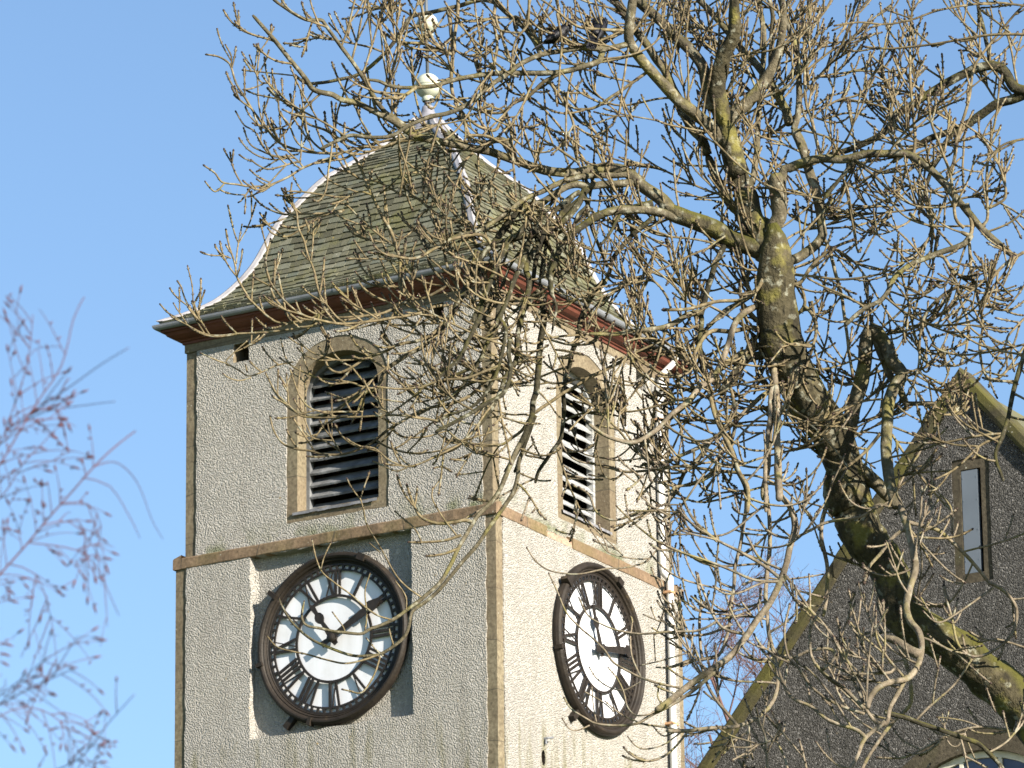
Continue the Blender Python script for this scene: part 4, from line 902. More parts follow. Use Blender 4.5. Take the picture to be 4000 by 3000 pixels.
t 908 21698 7021 57 886 21708 6973 46 821 21729 6892 36
t 1045 21319 6875 49 945 21299 6842 40 868 21283 6846 31
t 1045 21319 6875 42 1094 21322 6911 35 1103 21324 6954 28
d 1508 21209 6963 105 1620 21242 6934 102 1726 21274 6905 100 1831 21306 6876 98 1902 21327 6851 96 1971 21355 6786 94 2006 21371 6739 91
t 2136 22000 7067 72 2109 22006 7076 68 1968 22039 7101 63 1861 22065 7086 58 1753 22094 7036 53 1638 22126 6993 48 1539 22152 7001 44
t 1968 22039 7101 44 1898 22051 7134 36 1792 22067 7155 29
t 1919 22052 7105 44 1873 22063 7026 39 1831 22069 7051 34 1816 22088 7174 29
t 1666 21445 7648 64 1682 21436 7734 56 1699 21424 7841 47 1710 21404 7983 39
t 1686 22000 7557 58 1715 21954 7656 51 1737 21900 7768 44 1730 21854 7861 36
t 1636 21387 7508 57 1601 21368 7561 48 1581 21350 7622 40 1547 21323 7718 32
t 1686 22000 7564 51 1609 22011 7628 48 1555 22022 7722 45 1507 22030 7793 42 1429 22040 7850 39 1378 22045 7859 36 1358 22050 7907 33
t 1514 22030 7808 51 1473 22035 7870 45 1423 22039 7910 39 1396 22043 7957 33
t 1649 21505 7831 94 1625 21509 7819 88 1590 21515 7795 86 1539 21526 7732 79 1488 21536 7676 71 1465 21545 7612 64
p 1667 21261 7219 232 1645 21268 7227 217 1612 21279 7246 211 1573 21295 7287 176 1525 21310 7306 141
t 1845 21577 7824 50 1841 21561 7931 44 1785 21547 8002 38 1757 21539 8038 32
t 2014 21653 7606 50 1839 21581 7470 44 1765 21553 7434 38 1708 21529 7472 32
t 2148 21807 7387 50 2030 21766 7414 46 1956 21742 7394 41 1905 21722 7419 36
b 21 21603 9530 158 2 21587 9576 148 -42 21569 9612 144 -151 21537 9559 72
b -443 21437 9630 109 -486 21417 9658 106 -529 21397 9682 102 -572 21369 9734 99 -607 21339 9793 96 -649 21307 9851 92 -684 21281 9896 89 -727 21252 9947 86 -776 21218 10012 82 -798 21206 10031 79 -855 21185 10024 75 -912 21163 10047 72 -976 21138 10084 69 -1011 21124 10118 65
b 532 21441 10000 137 487 21437 9985 128 414 21431 9971 124 341 21422 9972 122 268 21413 9966 119 187 21400 9946 116 114 21388 9919 114 55 21377 9885 111 -4 21365 9834 108 -62 21354 9791 106 -121 21342 9733 103 -187 21330 9676 100 -259 21321 9642 98 -332 21314 9625 95 -426 21309 9586 92 -498 21313 9542 90 -571 21318 9537 87 -672 21326 9549 85 -730 21332 9529 82 -803 21341 9495 80
b 414 21431 9971 145 403 21428 9940 136 376 21425 9905 132 215 21414 9858 124 11 21399 9855 117 -98 21390 9841 109 -208 21381 9823 102 -317 21370 9789 95 -397 21361 9779 87 -498 21350 9780 80 -556 21343 9802 73 -607 21336 9808 65
t -397 21361 9779 95 -440 21339 9737 84 -483 21321 9715 74 -541 21296 9729 64 -583 21278 9738 54 -611 21250 9798 43
b 143 21393 9930 112 79 21428 10061 106 -59 21473 10206 103 -139 21493 10223 100 -221 21514 10209 97 -317 21539 10196 94 -413 21565 10184 91 -451 21581 10144 88 -503 21609 10069 85 -586 21646 9997 82 -653 21673 9961 79 -743 21709 9952 76 -818 21739 9949 73 -878 21763 9959 70 -931 21789 10010 67
t -259 21524 10204 97 -246 21501 10111 91 -237 21464 9961 88 -245 21433 9840 82 -238 21413 9762 76 -216 21397 9709 70 -181 21362 9587 64 -166 21345 9526 58
t -213 21509 10246 89 -213 21492 10168 84 -229 21470 10065 80 -237 21448 9963 75 -309 21425 10002 71 -352 21400 10079 67 -366 21380 10141 63 -379 21360 10197 59
t -237 21448 9963 81 -295 21435 9974 75 -360 21419 10000 70 -454 21396 10000 65 -498 21382 10034 60 -541 21364 10083 54 -584 21348 10116 49 -605 21328 10179 44
t -181 21353 9553 80 -101 21373 9559 68 -51 21387 9540 56 21 21409 9494 44
t 523 21416 10050 89 496 21409 10047 83 451 21396 10043 81 341 21365 10040 73 290 21350 10050 66 218 21322 10103 58 160 21301 10142 51 124 21288 10161 44
t 43 21439 10073 88 29 21434 10126 77 72 21429 10108 66 160 21421 10065 55 269 21412 10059 44
t 230 21414 9857 95 156 21440 9829 90 83 21471 9772 85 24 21492 9750 79 -28 21513 9719 74 -108 21540 9730 69 -152 21555 9752 64 -210 21580 9810 59
t -13 21508 9717 88 -35 21485 9662 80 -65 21462 9615 73 -137 21425 9625 66 -223 21369 9683 58 -281 21339 9695 51
t -13 21508 9717 73 8 21482 9629 66 14 21454 9526 58 20 21425 9414 51 26 21393 9295 43
t 29 21434 10126 73 35 21450 10070 67 71 21464 10035 62 26 21493 9930 56 -5 21522 9801 50 -13 21537 9728 44
t 171 21434 9835 80 188 21439 9810 75 214 21446 9769 73 264 21464 9681 64 284 21482 9594 56 297 21510 9480 47
t -44 21473 10230 81 -59 21436 10113 76 -46 21401 9997 71 -54 21379 9926 66 -69 21355 9846 61 -128 21321 9756 56 -164 21291 9668 51
t 211 21322 10095 66 231 21350 9973 58 222 21377 9867 51 213 21408 9754 44
t 95 21288 10153 73 86 21308 10044 63 34 21326 9974 53 11 21354 9860 44
t 609 21502 9899 81 552 21514 9859 76 457 21534 9799 73 360 21553 9745 66 266 21569 9760 59 216 21583 9852 51 157 21591 9887 44
t 448 21740 9532 81 442 21745 9578 76 420 21752 9646 74 326 21764 9778 65 283 21769 9859 57 269 21772 9924 48
t 297 21510 9480 66 211 21537 9554 58 153 21556 9601 51 96 21578 9664 44
t 344 21723 9542 66 265 21689 9648 61 192 21655 9738 55 112 21620 9813 50 54 21600 9830 44
t -44 21578 9565 59 -53 21565 9474 51 -90 21552 9393 44 -149 21540 9343 36
t -154 21539 9544 73 -198 21542 9499 63 -235 21545 9462 54 -300 21548 9487 44
t -42 21569 9603 72 -230 21571 9607 70 -406 21572 9618 67 -501 21570 9618 65 -605 21567 9593 63 -709 21559 9532 60 -788 21552 9522 58 -883 21540 9485 56 -946 21529 9440 53 -1025 21514 9401 51 -1103 21499 9389 49 -1166 21486 9393 46 -1229 21475 9398 44 -1260 21465 9438 42 -1303 21456 9468 40
t -1221 21478 9395 40 -1259 21456 9350 36 -1297 21433 9384 32
t -1103 21499 9389 40 -1151 21499 9322 36 -1158 21500 9318 32
t -388 21461 9576 71 -467 21476 9575 69 -547 21493 9556 67 -627 21510 9564 65 -723 21531 9547 63 -828 21555 9558 61 -924 21578 9584 59 -997 21597 9627 57 -1038 21613 9684 55 -1095 21637 9771 53 -1128 21652 9828 51 -1178 21677 9924 49 -1204 21698 10010 47 -1220 21705 10039 45 -1261 21717 10070 43 -1311 21729 10084 41
t -1204 21698 10010 40 -1205 21709 10066 36 -1230 21722 10124 32
t -997 21597 9627 40 -1054 21607 9708 39 -1078 21617 9797 38 -1087 21632 9932 37 -1081 21650 10067 36
t -828 21555 9558 48 -906 21522 9589 46 -944 21488 9662 44 -983 21462 9712 43 -990 21434 9778 41 -1021 21412 9820 39 -1067 21392 9830 38 -1105 21348 9924 36
t -883 21540 9485 48 -894 21534 9497 45 -914 21526 9506 44 -1023 21486 9459 41 -1070 21470 9470 38 -1101 21456 9491 36
t -908 21572 9557 44 -994 21542 9538 42 -1065 21516 9555 40 -1112 21496 9582 38 -1138 21472 9641 36
t -924 21565 9537 44 -1026 21529 9542 42 -1088 21491 9631 40 -1134 21473 9658 38 -1169 21452 9710 36
t -318 21678 8820 87 -397 21671 8877 85 -444 21665 8934 83 -475 21661 8992 80 -474 21656 9083 78 -490 21654 9158 76 -513 21653 9234 73 -545 21654 9293 71 -585 21658 9380 69 -616 21663 9450 66 -648 21673 9539 64 -713 21690 9649 62 -793 21709 9717 60 -875 21727 9759 57 -932 21744 9843 55 -948 21753 9898 53
t -153 21604 9205 79 -163 21612 9231 74 -186 21623 9261 72 -282 21657 9291 68 -346 21683 9344 64 -394 21706 9395 60 -474 21737 9432 56 -571 21778 9500 52 -653 21808 9529 48
t -653 21808 9529 60 -717 21798 9569 56 -748 21789 9617 52 -828 21774 9664 48 -876 21761 9728 44 -907 21740 9841 40
t -434 21666 8923 65 -558 21655 8858 61 -745 21640 8838 59 -792 21636 8870 57 -823 21630 8953 55 -839 21627 9035 52 -870 21624 9119 50 -886 21624 9186 47 -910 21624 9245 45 -918 21626 9314 42 -950 21629 9391 40
t -792 21636 8870 61 -866 21651 8836 57 -983 21669 8826 56 -1047 21678 8863 53 -1103 21688 8925 51 -1144 21695 8987 49 -1176 21702 9049 47 -1185 21708 9110 44 -1209 21716 9189 42 -1226 21724 9268 40
t -1181 21708 9110 40 -1174 21736 9204 36 -1160 21766 9307 32
t -1201 21710 9136 40 -1240 21694 9148 36 -1267 21679 9173 32
t -896 21655 8820 63 -968 21672 8885 59 -1016 21686 8949 54 -1041 21702 9047 49 -1057 21713 9110 45 -1035 21732 9226 40
t -490 21654 9158 52 -578 21676 9234 48 -650 21694 9309 44 -698 21705 9365 40 -746 21713 9385 36
t -474 21656 9083 52 -562 21659 9135 44 -609 21661 9229 36
t -349 21675 8843 61 -373 21680 8828 57 -413 21689 8816 56 -557 21717 8836 51 -636 21735 8885 46 -708 21756 8968 41 -749 21767 9015 36
t -593 21659 9397 52 -648 21643 9409 49 -711 21625 9378 45 -790 21603 9380 42 -900 21571 9387 39 -963 21553 9381 36
t -714 21707 9348 56 -794 21712 9334 53 -914 21722 9340 50 -987 21730 9343 46 -1075 21743 9392 43 -1132 21758 9466 40
t -722 21707 9340 56 -794 21705 9323 52 -858 21704 9298 48 -953 21705 9232 44 -1017 21707 9242 40 -1041 21708 9268 36
t -346 21683 9344 60 -298 21694 9406 54 -265 21704 9477 48 -257 21716 9567 42 -248 21730 9675 36
t -362 21695 9373 60 -345 21694 9441 52 -353 21694 9526 44 -344 21695 9594 36
t -346 21683 9344 60 -394 21703 9309 52 -395 21724 9249 44 -372 21744 9196 36
t -48 21611 9078 87 -115 21559 9170 82 -233 21508 9145 76 -312 21471 9092 71 -406 21427 9027 66 -515 21382 9030 60 -593 21351 9029 55
t -47 21682 9229 80 -155 21710 9266 69 -235 21732 9300 59 -315 21755 9343 48
t -222 21685 8972 72 -285 21707 9014 66 -349 21740 9110 61 -364 21769 9213 55 -413 21796 9291 50 -461 21815 9333 44
t -222 21685 8972 72 -268 21683 9064 65 -284 21682 9148 58 -315 21679 9257 51 -346 21676 9341 44
t -272 21703 9005 70 -283 21707 8995 66 -301 21713 8982 64 -398 21739 8950 59 -477 21760 9009 54 -557 21775 9032 49 -637 21793 9106 45 -670 21805 9196 40
t -822 21642 8857 63 -825 21646 8834 59 -840 21651 8809 57 -917 21663 8802 55 -947 21668 8796 52 -1054 21684 8791 50 -1162 21700 8790 48 -1254 21713 8787 46 -1315 21721 8799 43 -1369 21729 8826 41 -1438 21740 8879 39 -1477 21746 8906 37 -1508 21753 8944 34
t -1315 21721 8799 42 -1363 21748 8888 40 -1403 21772 8977 38 -1419 21785 9031 36 -1436 21793 9062 35
t -1367 21754 8906 34 -1370 21731 9012 33 -1389 21711 9102 31
t -1392 21732 8847 34 -1430 21718 8903 32 -1448 21710 8933 31
t -239 21682 8889 75 -254 21677 8894 70 -279 21668 8895 68 -332 21648 8882 67 -407 21619 8841 65 -497 21584 8814 63 -595 21546 8787 61 -707 21500 8761 59 -795 21461 8761 57 -869 21426 8774 56 -928 21393 8804 54 -979 21358 8848 52 -1022 21318 8906 50 -1035 21279 8972 49
t -707 21500 8765 49 -737 21497 8788 45 -774 21493 8835 41 -811 21488 8890 38 -834 21483 8968 34
t -295 21679 8819 76 -341 21686 8774 73 -402 21693 8746 71 -486 21702 8733 68 -531 21707 8708 66 -630 21717 8676 63 -676 21722 8647 61 -737 21729 8618 58 -783 21734 8644 56 -798 21740 8702 53 -791 21748 8777 51 -814 21756 8836 48 -845 21767 8920 46
t -638 21717 8676 42 -729 21697 8663 39 -796 21682 8675 37 -856 21668 8695 35 -901 21655 8731 33 -931 21644 8768 30
t -531 21707 8708 58 -535 21718 8630 55 -578 21732 8553 53 -639 21742 8557 51 -677 21749 8576 48 -754 21764 8597 46 -823 21777 8610 44 -884 21790 8639 41 -946 21804 8677 39 -977 21816 8729 37 -993 21831 8806 34
t -314 21493 8322 58 -375 21507 8340 54 -476 21529 8361 53 -559 21547 8367 50 -672 21572 8369 48 -763 21592 8376 46 -839 21609 8383 43 -900 21623 8396 41 -961 21643 8458 39 -1007 21658 8511 36 -1050 21681 8603 34
t -634 21565 8390 49 -709 21551 8386 46 -784 21536 8383 44 -851 21523 8395 41 -895 21511 8439 39 -925 21496 8514 36 -939 21487 8558 34
t -54 21757 8634 84 -108 21758 8587 81 -184 21758 8516 78 -261 21758 8485 75 -337 21757 8470 72 -405 21755 8447 69 -466 21753 8407 66 -527 21750 8367 63 -587 21747 8319 61 -655 21743 8279 58 -731 21738 8255 55 -806 21733 8255 52 -866 21729 8270 49 -927 21724 8277 46 -980 21720 8300 43 -1017 21717 8355 41 -1032 21714 8418 38
t -731 21738 8263 38 -775 21720 8337 34 -790 21705 8404 30
t -768 21724 8315 38 -844 21736 8327 35 -882 21742 8353 33 -898 21747 8387 30
b -139 21686 9149 145 -147 21689 9126 140 -163 21696 9057 135 -195 21704 8987 130 -234 21712 8894 124 -280 21718 8840 119 -303 21721 8810 114 -372 21731 8741 109 -449 21741 8698 104 -495 21749 8669 99 -541 21758 8632 94 -572 21771 8565 89 -641 21787 8540 84 -702 21804 8514 79 -771 21828 8474 74 -864 21858 8469 69 -941 21888 8503 64 -1004 21918 8570 59 -1036 21939 8625 54
t -641 21787 8524 61 -664 21786 8460 49 -687 21785 8412 38
t -53 21504 8568 68 -106 21484 8539 64 -196 21452 8498 60 -293 21417 8480 56 -397 21377 8437 52 -479 21346 8420 48 -567 21309 8418 45
t -55 21624 8464 60 -108 21611 8397 57 -162 21596 8315 54 -222 21584 8249 51 -313 21572 8199 48 -388 21564 8158 45 -448 21560 8142 42 -522 21557 8174 40 -582 21557 8222 37 -627 21558 8230 34
t -448 21560 8138 34 -493 21571 8127 32 -538 21583 8150 31 -591 21596 8179 30
t -580 21747 8319 53 -526 21720 8279 49 -450 21686 8244 45 -359 21647 8230 41 -253 21601 8239 38 -147 21551 8277 34
t -938 21807 8694 38 -1013 21777 8669 37 -1117 21732 8608 35 -1162 21712 8626 34 -1214 21689 8651 33 -1258 21671 8661 32 -1325 21642 8685 30
t -1117 21732 8600 34 -1162 21725 8586 33 -1207 21718 8597 32 -1234 21713 8615 30
t -1206 21695 8645 34 -1221 21691 8668 32 -1130 21674 8749 30
t -1132 21722 8621 38 -1139 21718 8652 30
t -300 21417 8480 56 -368 21442 8457 51 -422 21465 8418 45 -482 21489 8380 39 -535 21509 8355 34
t -295 21679 8819 53 -355 21650 8858 48 -407 21624 8898 44 -444 21602 8940 39 -466 21578 8996 34
t -334 21726 8763 53 -342 21720 8657 48 -335 21715 8600 44 -357 21709 8662 39 -341 21700 8755 34
t -310 21493 8339 52 -281 21478 8280 48 -221 21460 8226 43 -146 21439 8203 38 -57 21413 8186 34
t -511 21751 8367 61 -466 21752 8335 52 -375 21754 8335 43 -262 21761 8367 34
b 33 21817 8320 109 -15 21808 8216 105 -69 21798 8086 101 -157 21790 7979 97 -222 21785 7874 94 -266 21782 7776 90 -310 21780 7701 86 -375 21778 7642 83 -447 21776 7583 79 -519 21775 7532 75 -613 21772 7495 72 -656 21769 7472 68 -756 21762 7479 65 -820 21757 7493 61 -877 21751 7507 57 -898 21747 7544 54 -891 21741 7609 50
b 47 21838 8302 102 23 21851 8244 99 15 21865 8173 96 -11 21880 8102 94 -100 21908 7983 91 -159 21926 7898 89 -232 21945 7822 86 -306 21964 7730 83 -379 21980 7668 81 -437 21991 7627 78 -452 22001 7570 76 -475 22010 7520 73 -526 22021 7479 70 -584 22033 7453 68 -672 22050 7451 65 -745 22065 7471 63 -818 22081 7506 60 -884 22097 7549 58 -935 22112 7598 55 -972 22124 7647 53 -1002 22137 7704 50 -1010 22143 7732 48
t -577 22033 7449 51 -657 22025 7422 48 -729 22018 7409 46 -815 22009 7427 43 -887 22002 7448 40 -959 21996 7462 38 -1017 21991 7481 35 -1057 21987 7529 33
t -577 22033 7445 44 -599 22038 7372 42 -636 22041 7306 41 -665 22042 7284 39 -701 22043 7292 38 -737 22043 7300 36
t -390 21778 7627 43 -461 21766 7677 42 -504 21759 7728 40 -546 21749 7808 39 -582 21742 7866 37 -624 21733 7946 36 -638 21728 8012 34 -652 21724 8057 32
t -568 21747 7822 32 -611 21758 7863 29
t -519 21775 7532 43 -583 21754 7549 42 -633 21735 7581 40 -689 21712 7628 38 -760 21687 7674 37 -809 21669 7714 35 -837 21650 7776 34 -851 21630 7845 32
t -816 21664 7727 32 -801 21655 7777 30 -772 21643 7836 29
t -626 21739 7575 36 -633 21761 7655 32 -612 21783 7736 29
t -720 21764 7479 32 -727 21764 7502 30 -770 21765 7565 29
t -634 21771 7487 36 -626 21758 7536 32 -626 21748 7577 29
t -462 21776 7568 32 -461 21754 7629 31 -503 21728 7689 29
t -170 21789 7958 95 -187 21788 7966 89 -214 21786 7971 87 -250 21784 7964 79 -323 21781 7956 72 -395 21779 7987 65 -430 21779 8055 58 -452 21781 8124 51
t -222 21786 7904 79 -287 21793 7884 67 -360 21799 7879 55 -446 21805 7882 43
t -237 21784 7844 72 -302 21765 7817 58 -366 21747 7805 43
t -244 21788 7905 43 -294 21774 7969 40 -343 21755 8054 36 -343 21745 8104 32
t -394 21801 7881 44 -403 21809 7911 41 -425 21821 7954 40 -461 21834 7989 36 -504 21850 8032 33
t -563 22033 7445 36 -598 22020 7472 33 -634 22004 7513 29
t -519 22018 7485 36 -533 22029 7533 33 -540 22038 7573 29
t 739 21713 7903 51 710 21705 7890 48 666 21692 7865 47 644 21685 7849 45 599 21670 7793 44 548 21654 7737 42 468 21638 7711 41 382 21622 7700 39 274 21603 7677 38 196 21589 7678 36 139 21579 7691 35 89 21568 7726 34 54 21556 7775 32
t 765 21683 7203 64 716 21688 7197 61 624 21696 7215 58 553 21701 7239 55 482 21707 7271 53 412 21712 7318 50 377 21716 7371 47 328 21722 7425 44 272 21728 7479 41 216 21737 7549 38 182 21749 7642 35 147 21762 7724 32
t 849 21684 7482 64 771 21693 7448 60 664 21706 7446 55 543 21724 7445 51 472 21737 7457 46 394 21755 7484 41 316 21777 7536 37 275 21802 7625 32
t 525 21704 7255 46 491 21724 7342 43 486 21743 7428 39 495 21761 7507 36 488 21766 7531 32
t 850 21570 7687 64 774 21566 7723 59 668 21562 7768 54 597 21560 7806 48 541 21560 7851 43 485 21559 7903 38 436 21559 7956 32
t 592 21697 7112 43 554 21689 7088 40 500 21679 7081 39 465 21671 7115 36 451 21661 7172 34 424 21650 7235 31 389 21641 7277 28
t 524 21703 7233 39 453 21725 7203 37 389 21742 7223 34 340 21757 7264 31 313 21769 7312 29
t 844 21675 7273 100 780 21684 7217 93 715 21694 7169 86 650 21703 7129 79 565 21714 7089 73 507 21722 7055 66 422 21732 7051 59 337 21741 7062 52 295 21746 7085 46 231 21753 7132 39 203 21757 7177 32
t 337 21741 7069 32 324 21715 7136 30 317 21688 7210 29
t 507 21722 7062 36 436 21695 7093 32 373 21668 7138 28
t 308 21743 7055 36 258 21720 7028 33 222 21705 7032 31 194 21682 7070 28
t 408 21688 7099 32 359 21676 7140 30 288 21662 7181 28
t 838 21691 7021 57 797 21704 7017 55 748 21719 7007 52 685 21738 7027 50 622 21757 7047 48 565 21774 7060 45 523 21786 7071 43
t 692 21733 7019 36 662 21720 6994 34 604 21694 6952 33 539 21670 6932 31 497 21654 6943 30 465 21638 6976 28
t 849 21789 7362 54 772 21805 7352 48 722 21814 7348 43 665 21827 7322 38 601 21839 7327 32
t 723 21814 7381 36 616 21845 7358 32 530 21873 7347 29
t 584 21666 7769 39 548 21657 7752 37 462 21636 7755 35 397 21619 7773 33 362 21605 7814 31 327 21589 7862 29
t 855 21622 7813 47 793 21619 7872 42 744 21617 7932 37 717 21614 7999 32
t 852 21756 7531 50 804 21730 7569 44 775 21705 7622 38 769 21677 7688 32
t 787 21679 7238 46 754 21692 7308 44 727 21704 7378 41 708 21716 7455 38 680 21726 7510 35 665 21738 7588 32
t 668 21735 7572 39 647 21735 7584 37 625 21734 7609 36 620 21733 7676 32 581 21733 7699 29
t 727 21704 7370 36 666 21732 7475 33 595 21752 7511 31 546 21767 7538 29
t 615 21695 7127 39 594 21709 7168 34 603 21727 7224 29
t 683 21675 7019 36 619 21701 6997 32 571 21726 7048 29
t 723 21814 7385 43 652 21791 7439 38 581 21767 7478 32
t 591 21852 7360 32 590 21889 7481 29
t 687 21774 8107 72 648 21749 8009 67 640 21740 7977 61 646 21725 7920 56 659 21708 7862 50
t 641 21744 7993 65 569 21751 7989 61 489 21758 7969 58 417 21764 7957 54 353 21770 7997 51 325 21776 8067 47 282 21782 8107 43
d 270 21682 9379 84 227 21682 9330 81 203 21683 9271 78 165 21684 9213 74 150 21686 9145 71 135 21688 9077 68 125 21690 9000 65 133 21692 8936 62 118 21694 8864 59 99 21695 8806 56
d 200 21684 9380 79 162 21682 9331 76 128 21680 9271 74 104 21679 9212 71 57 21677 9163 68 20 21675 9113 65 -9 21673 9054 62 -28 21671 8995 59 -61 21670 8946 56 -94 21668 8887 54 -118 21667 8819 51
d 174 21544 8905 69 191 21546 8843 61 181 21548 8785 54 171 21551 8728 46
d 54 21592 8899 78 26 21582 8847 69 -11 21574 8806 60 -40 21563 8745 51
d -38 21538 8807 78 -67 21537 8725 74 -109 21538 8673 70 -132 21540 8611 66 -174 21544 8545 62 -216 21550 8490 58 -271 21558 8445 54 -327 21566 8424 50
t -103 21668 8881 69 -141 21689 8825 64 -206 21712 8784 58 -271 21731 8758 52 -327 21747 8739 46
t 26 21661 8813 60 -30 21679 8786 56 -86 21699 8745 52 -142 21715 8726 49 -207 21734 8714 45 -268 21753 8682 41 -328 21771 8659 37
t 136 21736 8710 56 89 21735 8701 51 42 21734 8652 46 -5 21732 8584 42 -52 21729 8511 37 -89 21727 8472 32
t 115 21772 8537 46 160 21777 8485 40 187 21781 8442 34 215 21783 8413 28
t 262 21814 8753 51 229 21811 8777 46 174 21806 8791 42 128 21801 8824 37 91 21797 8858 33
t -6 21634 9296 60 -43 21644 9320 56 -80 21655 9369 51 -88 21667 9438 47 -60 21678 9501 42 -41 21687 9563 37
t 31 21679 9272 51 -6 21676 9291 47 -53 21672 9281 44 -113 21667 9309 40 -154 21663 9353 36 -173 21660 9396 33
t 151 21654 9222 56 197 21644 9179 50 242 21631 9110 44 250 21621 9043 38 277 21611 8980 32
t 404 21732 9010 56 370 21714 8960 51 309 21692 8934 46 240 21663 8964 42 185 21628 9026 37 163 21600 9085 32
t 328 21698 8946 46 329 21715 9015 42 307 21735 9086 37 295 21756 9167 33 283 21784 9276 28
t 328 21698 8946 46 389 21699 8999 42 400 21699 9073 37 438 21697 9145 33 459 21692 9251 28
t 681 21580 8835 61 661 21586 8905 57 607 21594 8970 55 517 21603 8960 52 447 21610 8944 48 378 21618 8923 44 327 21624 8921 40 262 21633 8900 36 193 21642 8894 32
t 536 21662 8873 51 547 21661 8896 48 554 21659 8934 46 528 21653 9031 40 498 21648 9152 34 486 21644 9254 28
t 554 21659 8934 42 518 21660 8965 37 474 21662 9084 32 471 21662 9196 28"""
BIRCH = """
-757 5863 3086 24 -668 5892 3179 22 -614 5921 3250 21 -596 5950 3281 19 -567 5979 3328 18 -532 6008 3382 16 -497 6037 3435 15 -467 6066 3476 13 -452 6095 3498 12
-752 5813 3148 21 -667 5826 3254 19 -618 5839 3339 18 -588 5852 3387 16 -569 5864 3429 15 -549 5877 3468 13 -524 5890 3516 12 -510 5903 3576 10 -498 5916 3609 9
-551 5793 3423 13 -522 5750 3431 11 -471 5708 3451 9 -426 5666 3464 7
-606 6250 3558 12 -568 6201 3561 10 -519 6153 3551 9 -480 6104 3539 7
-642 6071 3420 13 -610 6066 3475 12 -594 6061 3520 10 -578 6056 3576 9 -572 6051 3632 7
-653 5977 3341 15 -600 5976 3382 13 -573 5975 3424 11 -552 5975 3446 9 -525 5974 3477 7
-554 5846 3290 13 -526 5887 3297 12 -492 5929 3297 10 -474 5970 3275 9 -460 6011 3247 7
-746 5795 2994 18 -626 5768 3060 16 -572 5742 3072 14 -539 5715 3083 13 -511 5688 3089 11 -481 5662 3094 9
-604 5760 3058 13 -570 5721 3079 11 -536 5682 3093 9 -508 5643 3100 7
-645 5954 3064 13 -597 5994 3125 12 -563 6034 3143 11 -534 6074 3136 10 -516 6115 3113 9 -508 6155 3089 7
-569 5940 3027 15 -507 5891 3041 13 -477 5843 3050 11 -453 5795 3065 9 -424 5746 3084 7
-484 5879 3387 12 -462 5941 3412 10 -445 6002 3408 9 -427 6064 3380 7 -420 6125 3372 6
-486 5782 3345 12 -456 5802 3342 10 -436 5822 3310 8 -427 5842 3291 6
-526 5939 3362 12 -496 5965 3369 10 -482 5992 3349 8 -491 6019 3317 6
-545 5919 3329 12 -516 5951 3343 10 -491 5983 3324 8 -472 6015 3299 6
-590 5999 3307 12 -560 6024 3303 10 -545 6049 3259 8 -538 6074 3203 6"""
def read(block, kinds=True):
    out = []
    for ln in block.strip().split('\n'):
        f = ln.split(); k = 't'
        if kinds: k, f = f[0], f[1:]
        f = list(map(int, f))
        out.append((k, [(Vector((f[i] / 1000, f[i + 1] / 1000, f[i + 2] / 1000)), f[i + 3] / 10000) for i in range(0, len(f), 4)]))
    return out
def spline(P, step):
    out = []; n = len(P)
    for i in range(n - 1):
        p0, p1, p2, p3 = P[max(0, i - 1)], P[i], P[i + 1], P[min(n - 1, i + 2)]
        d = (p2[0] - p1[0]).length; m = max(1, int(round(d / step)))
        for j in range(m):
            t = j / m
            q = 0.5 * (2 * p1[0] + (p2[0] - p0[0]) * t + (2 * p0[0] - 5 * p1[0] + 4 * p2[0] - p3[0]) * t * t + (3 * p1[0] - p0[0] - 3 * p2[0] + p3[0]) * t ** 3)
            out.append((q, p1[1] + (p2[1] - p1[1]) * t))
    out.append(P[-1]); return out
class Acc:
    """collects tubes as plain vertex and face lists; much quicker than bmesh"""
    def __init__(s): s.v = []; s.f = []
    def tube(s, P, n):
        ref = Vector((0.31, 0.52, 0.79)); prev = None; b0 = len(s.v); m = len(P)
        cs = [(math.cos(2 * math.pi * j / n), math.sin(2 * math.pi * j / n)) for j in range(n)]
        for i, (p, r) in enumerate(P):
            t = P[min(i + 1, m - 1)][0] - P[max(i - 1, 0)][0]
            if t.length < 1e-7: t = Vector((0, 0, 1))
            t.normalize()
            u = t.cross(ref) if prev is None else prev - t * prev.dot(t)
            if u.length < 1e-4: u = t.orthogonal()
            u.normalize(); prev = u; w = t.cross(u)
            rr = r if isinstance(r, (list, tuple)) else None
            for j, (a, b) in enumerate(cs):
                q = rr[j] if rr else r
                s.v.append((p.x + (u.x * a + w.x * b) * q, p.y + (u.y * a + w.y * b) * q, p.z + (u.z * a + w.z * b) * q))
        for i in range(m - 1):
            x = b0 + i * n
            for j in range(n):
                k = (j + 1) % n; s.f.append((x + j, x + k, x + n + k, x + n + j))
        s.f.append(tuple(b0 + j for j in range(n))[::-1]); s.f.append(tuple(b0 + (m - 1) * n + j for j in range(n)))
    def build(s, name, mat, parent, smooth=True):
        me = bpy.data.meshes.new(name); me.from_pydata(s.v, [], s.f); me.update()
        if smooth: me.polygons.foreach_set('use_smooth', [True] * len(me.polygons))
        me.materials.append(mat)
        o = bpy.data.objects.new(name, me); col.objects.link(o); o.parent = parent; return o
from mathutils import noise as mnoise
rt = random.Random(41)
BASE = Vector((3.55, 22.15, 0))
def gnarl(P, n, amp):
    """limb rings with knots and swellings instead of true circles"""
    out = []; s = 0
    for i, (p, r) in enumerate(P):
        if i: s += (p - P[i - 1][0]).length
        rr = [r * (1 + amp * mnoise.noise(Vector((math.cos(6.283 * j / n) * 1.1, math.sin(6.283 * j / n) * 1.1, s * 2.2 / max(.15, r * 8)))) * 1.6 + amp * .5 * mnoise.noise(p * 14 + Vector((j * .9, 0, 0)))) for j in range(n)]
        out.append((p, rr))
    return out
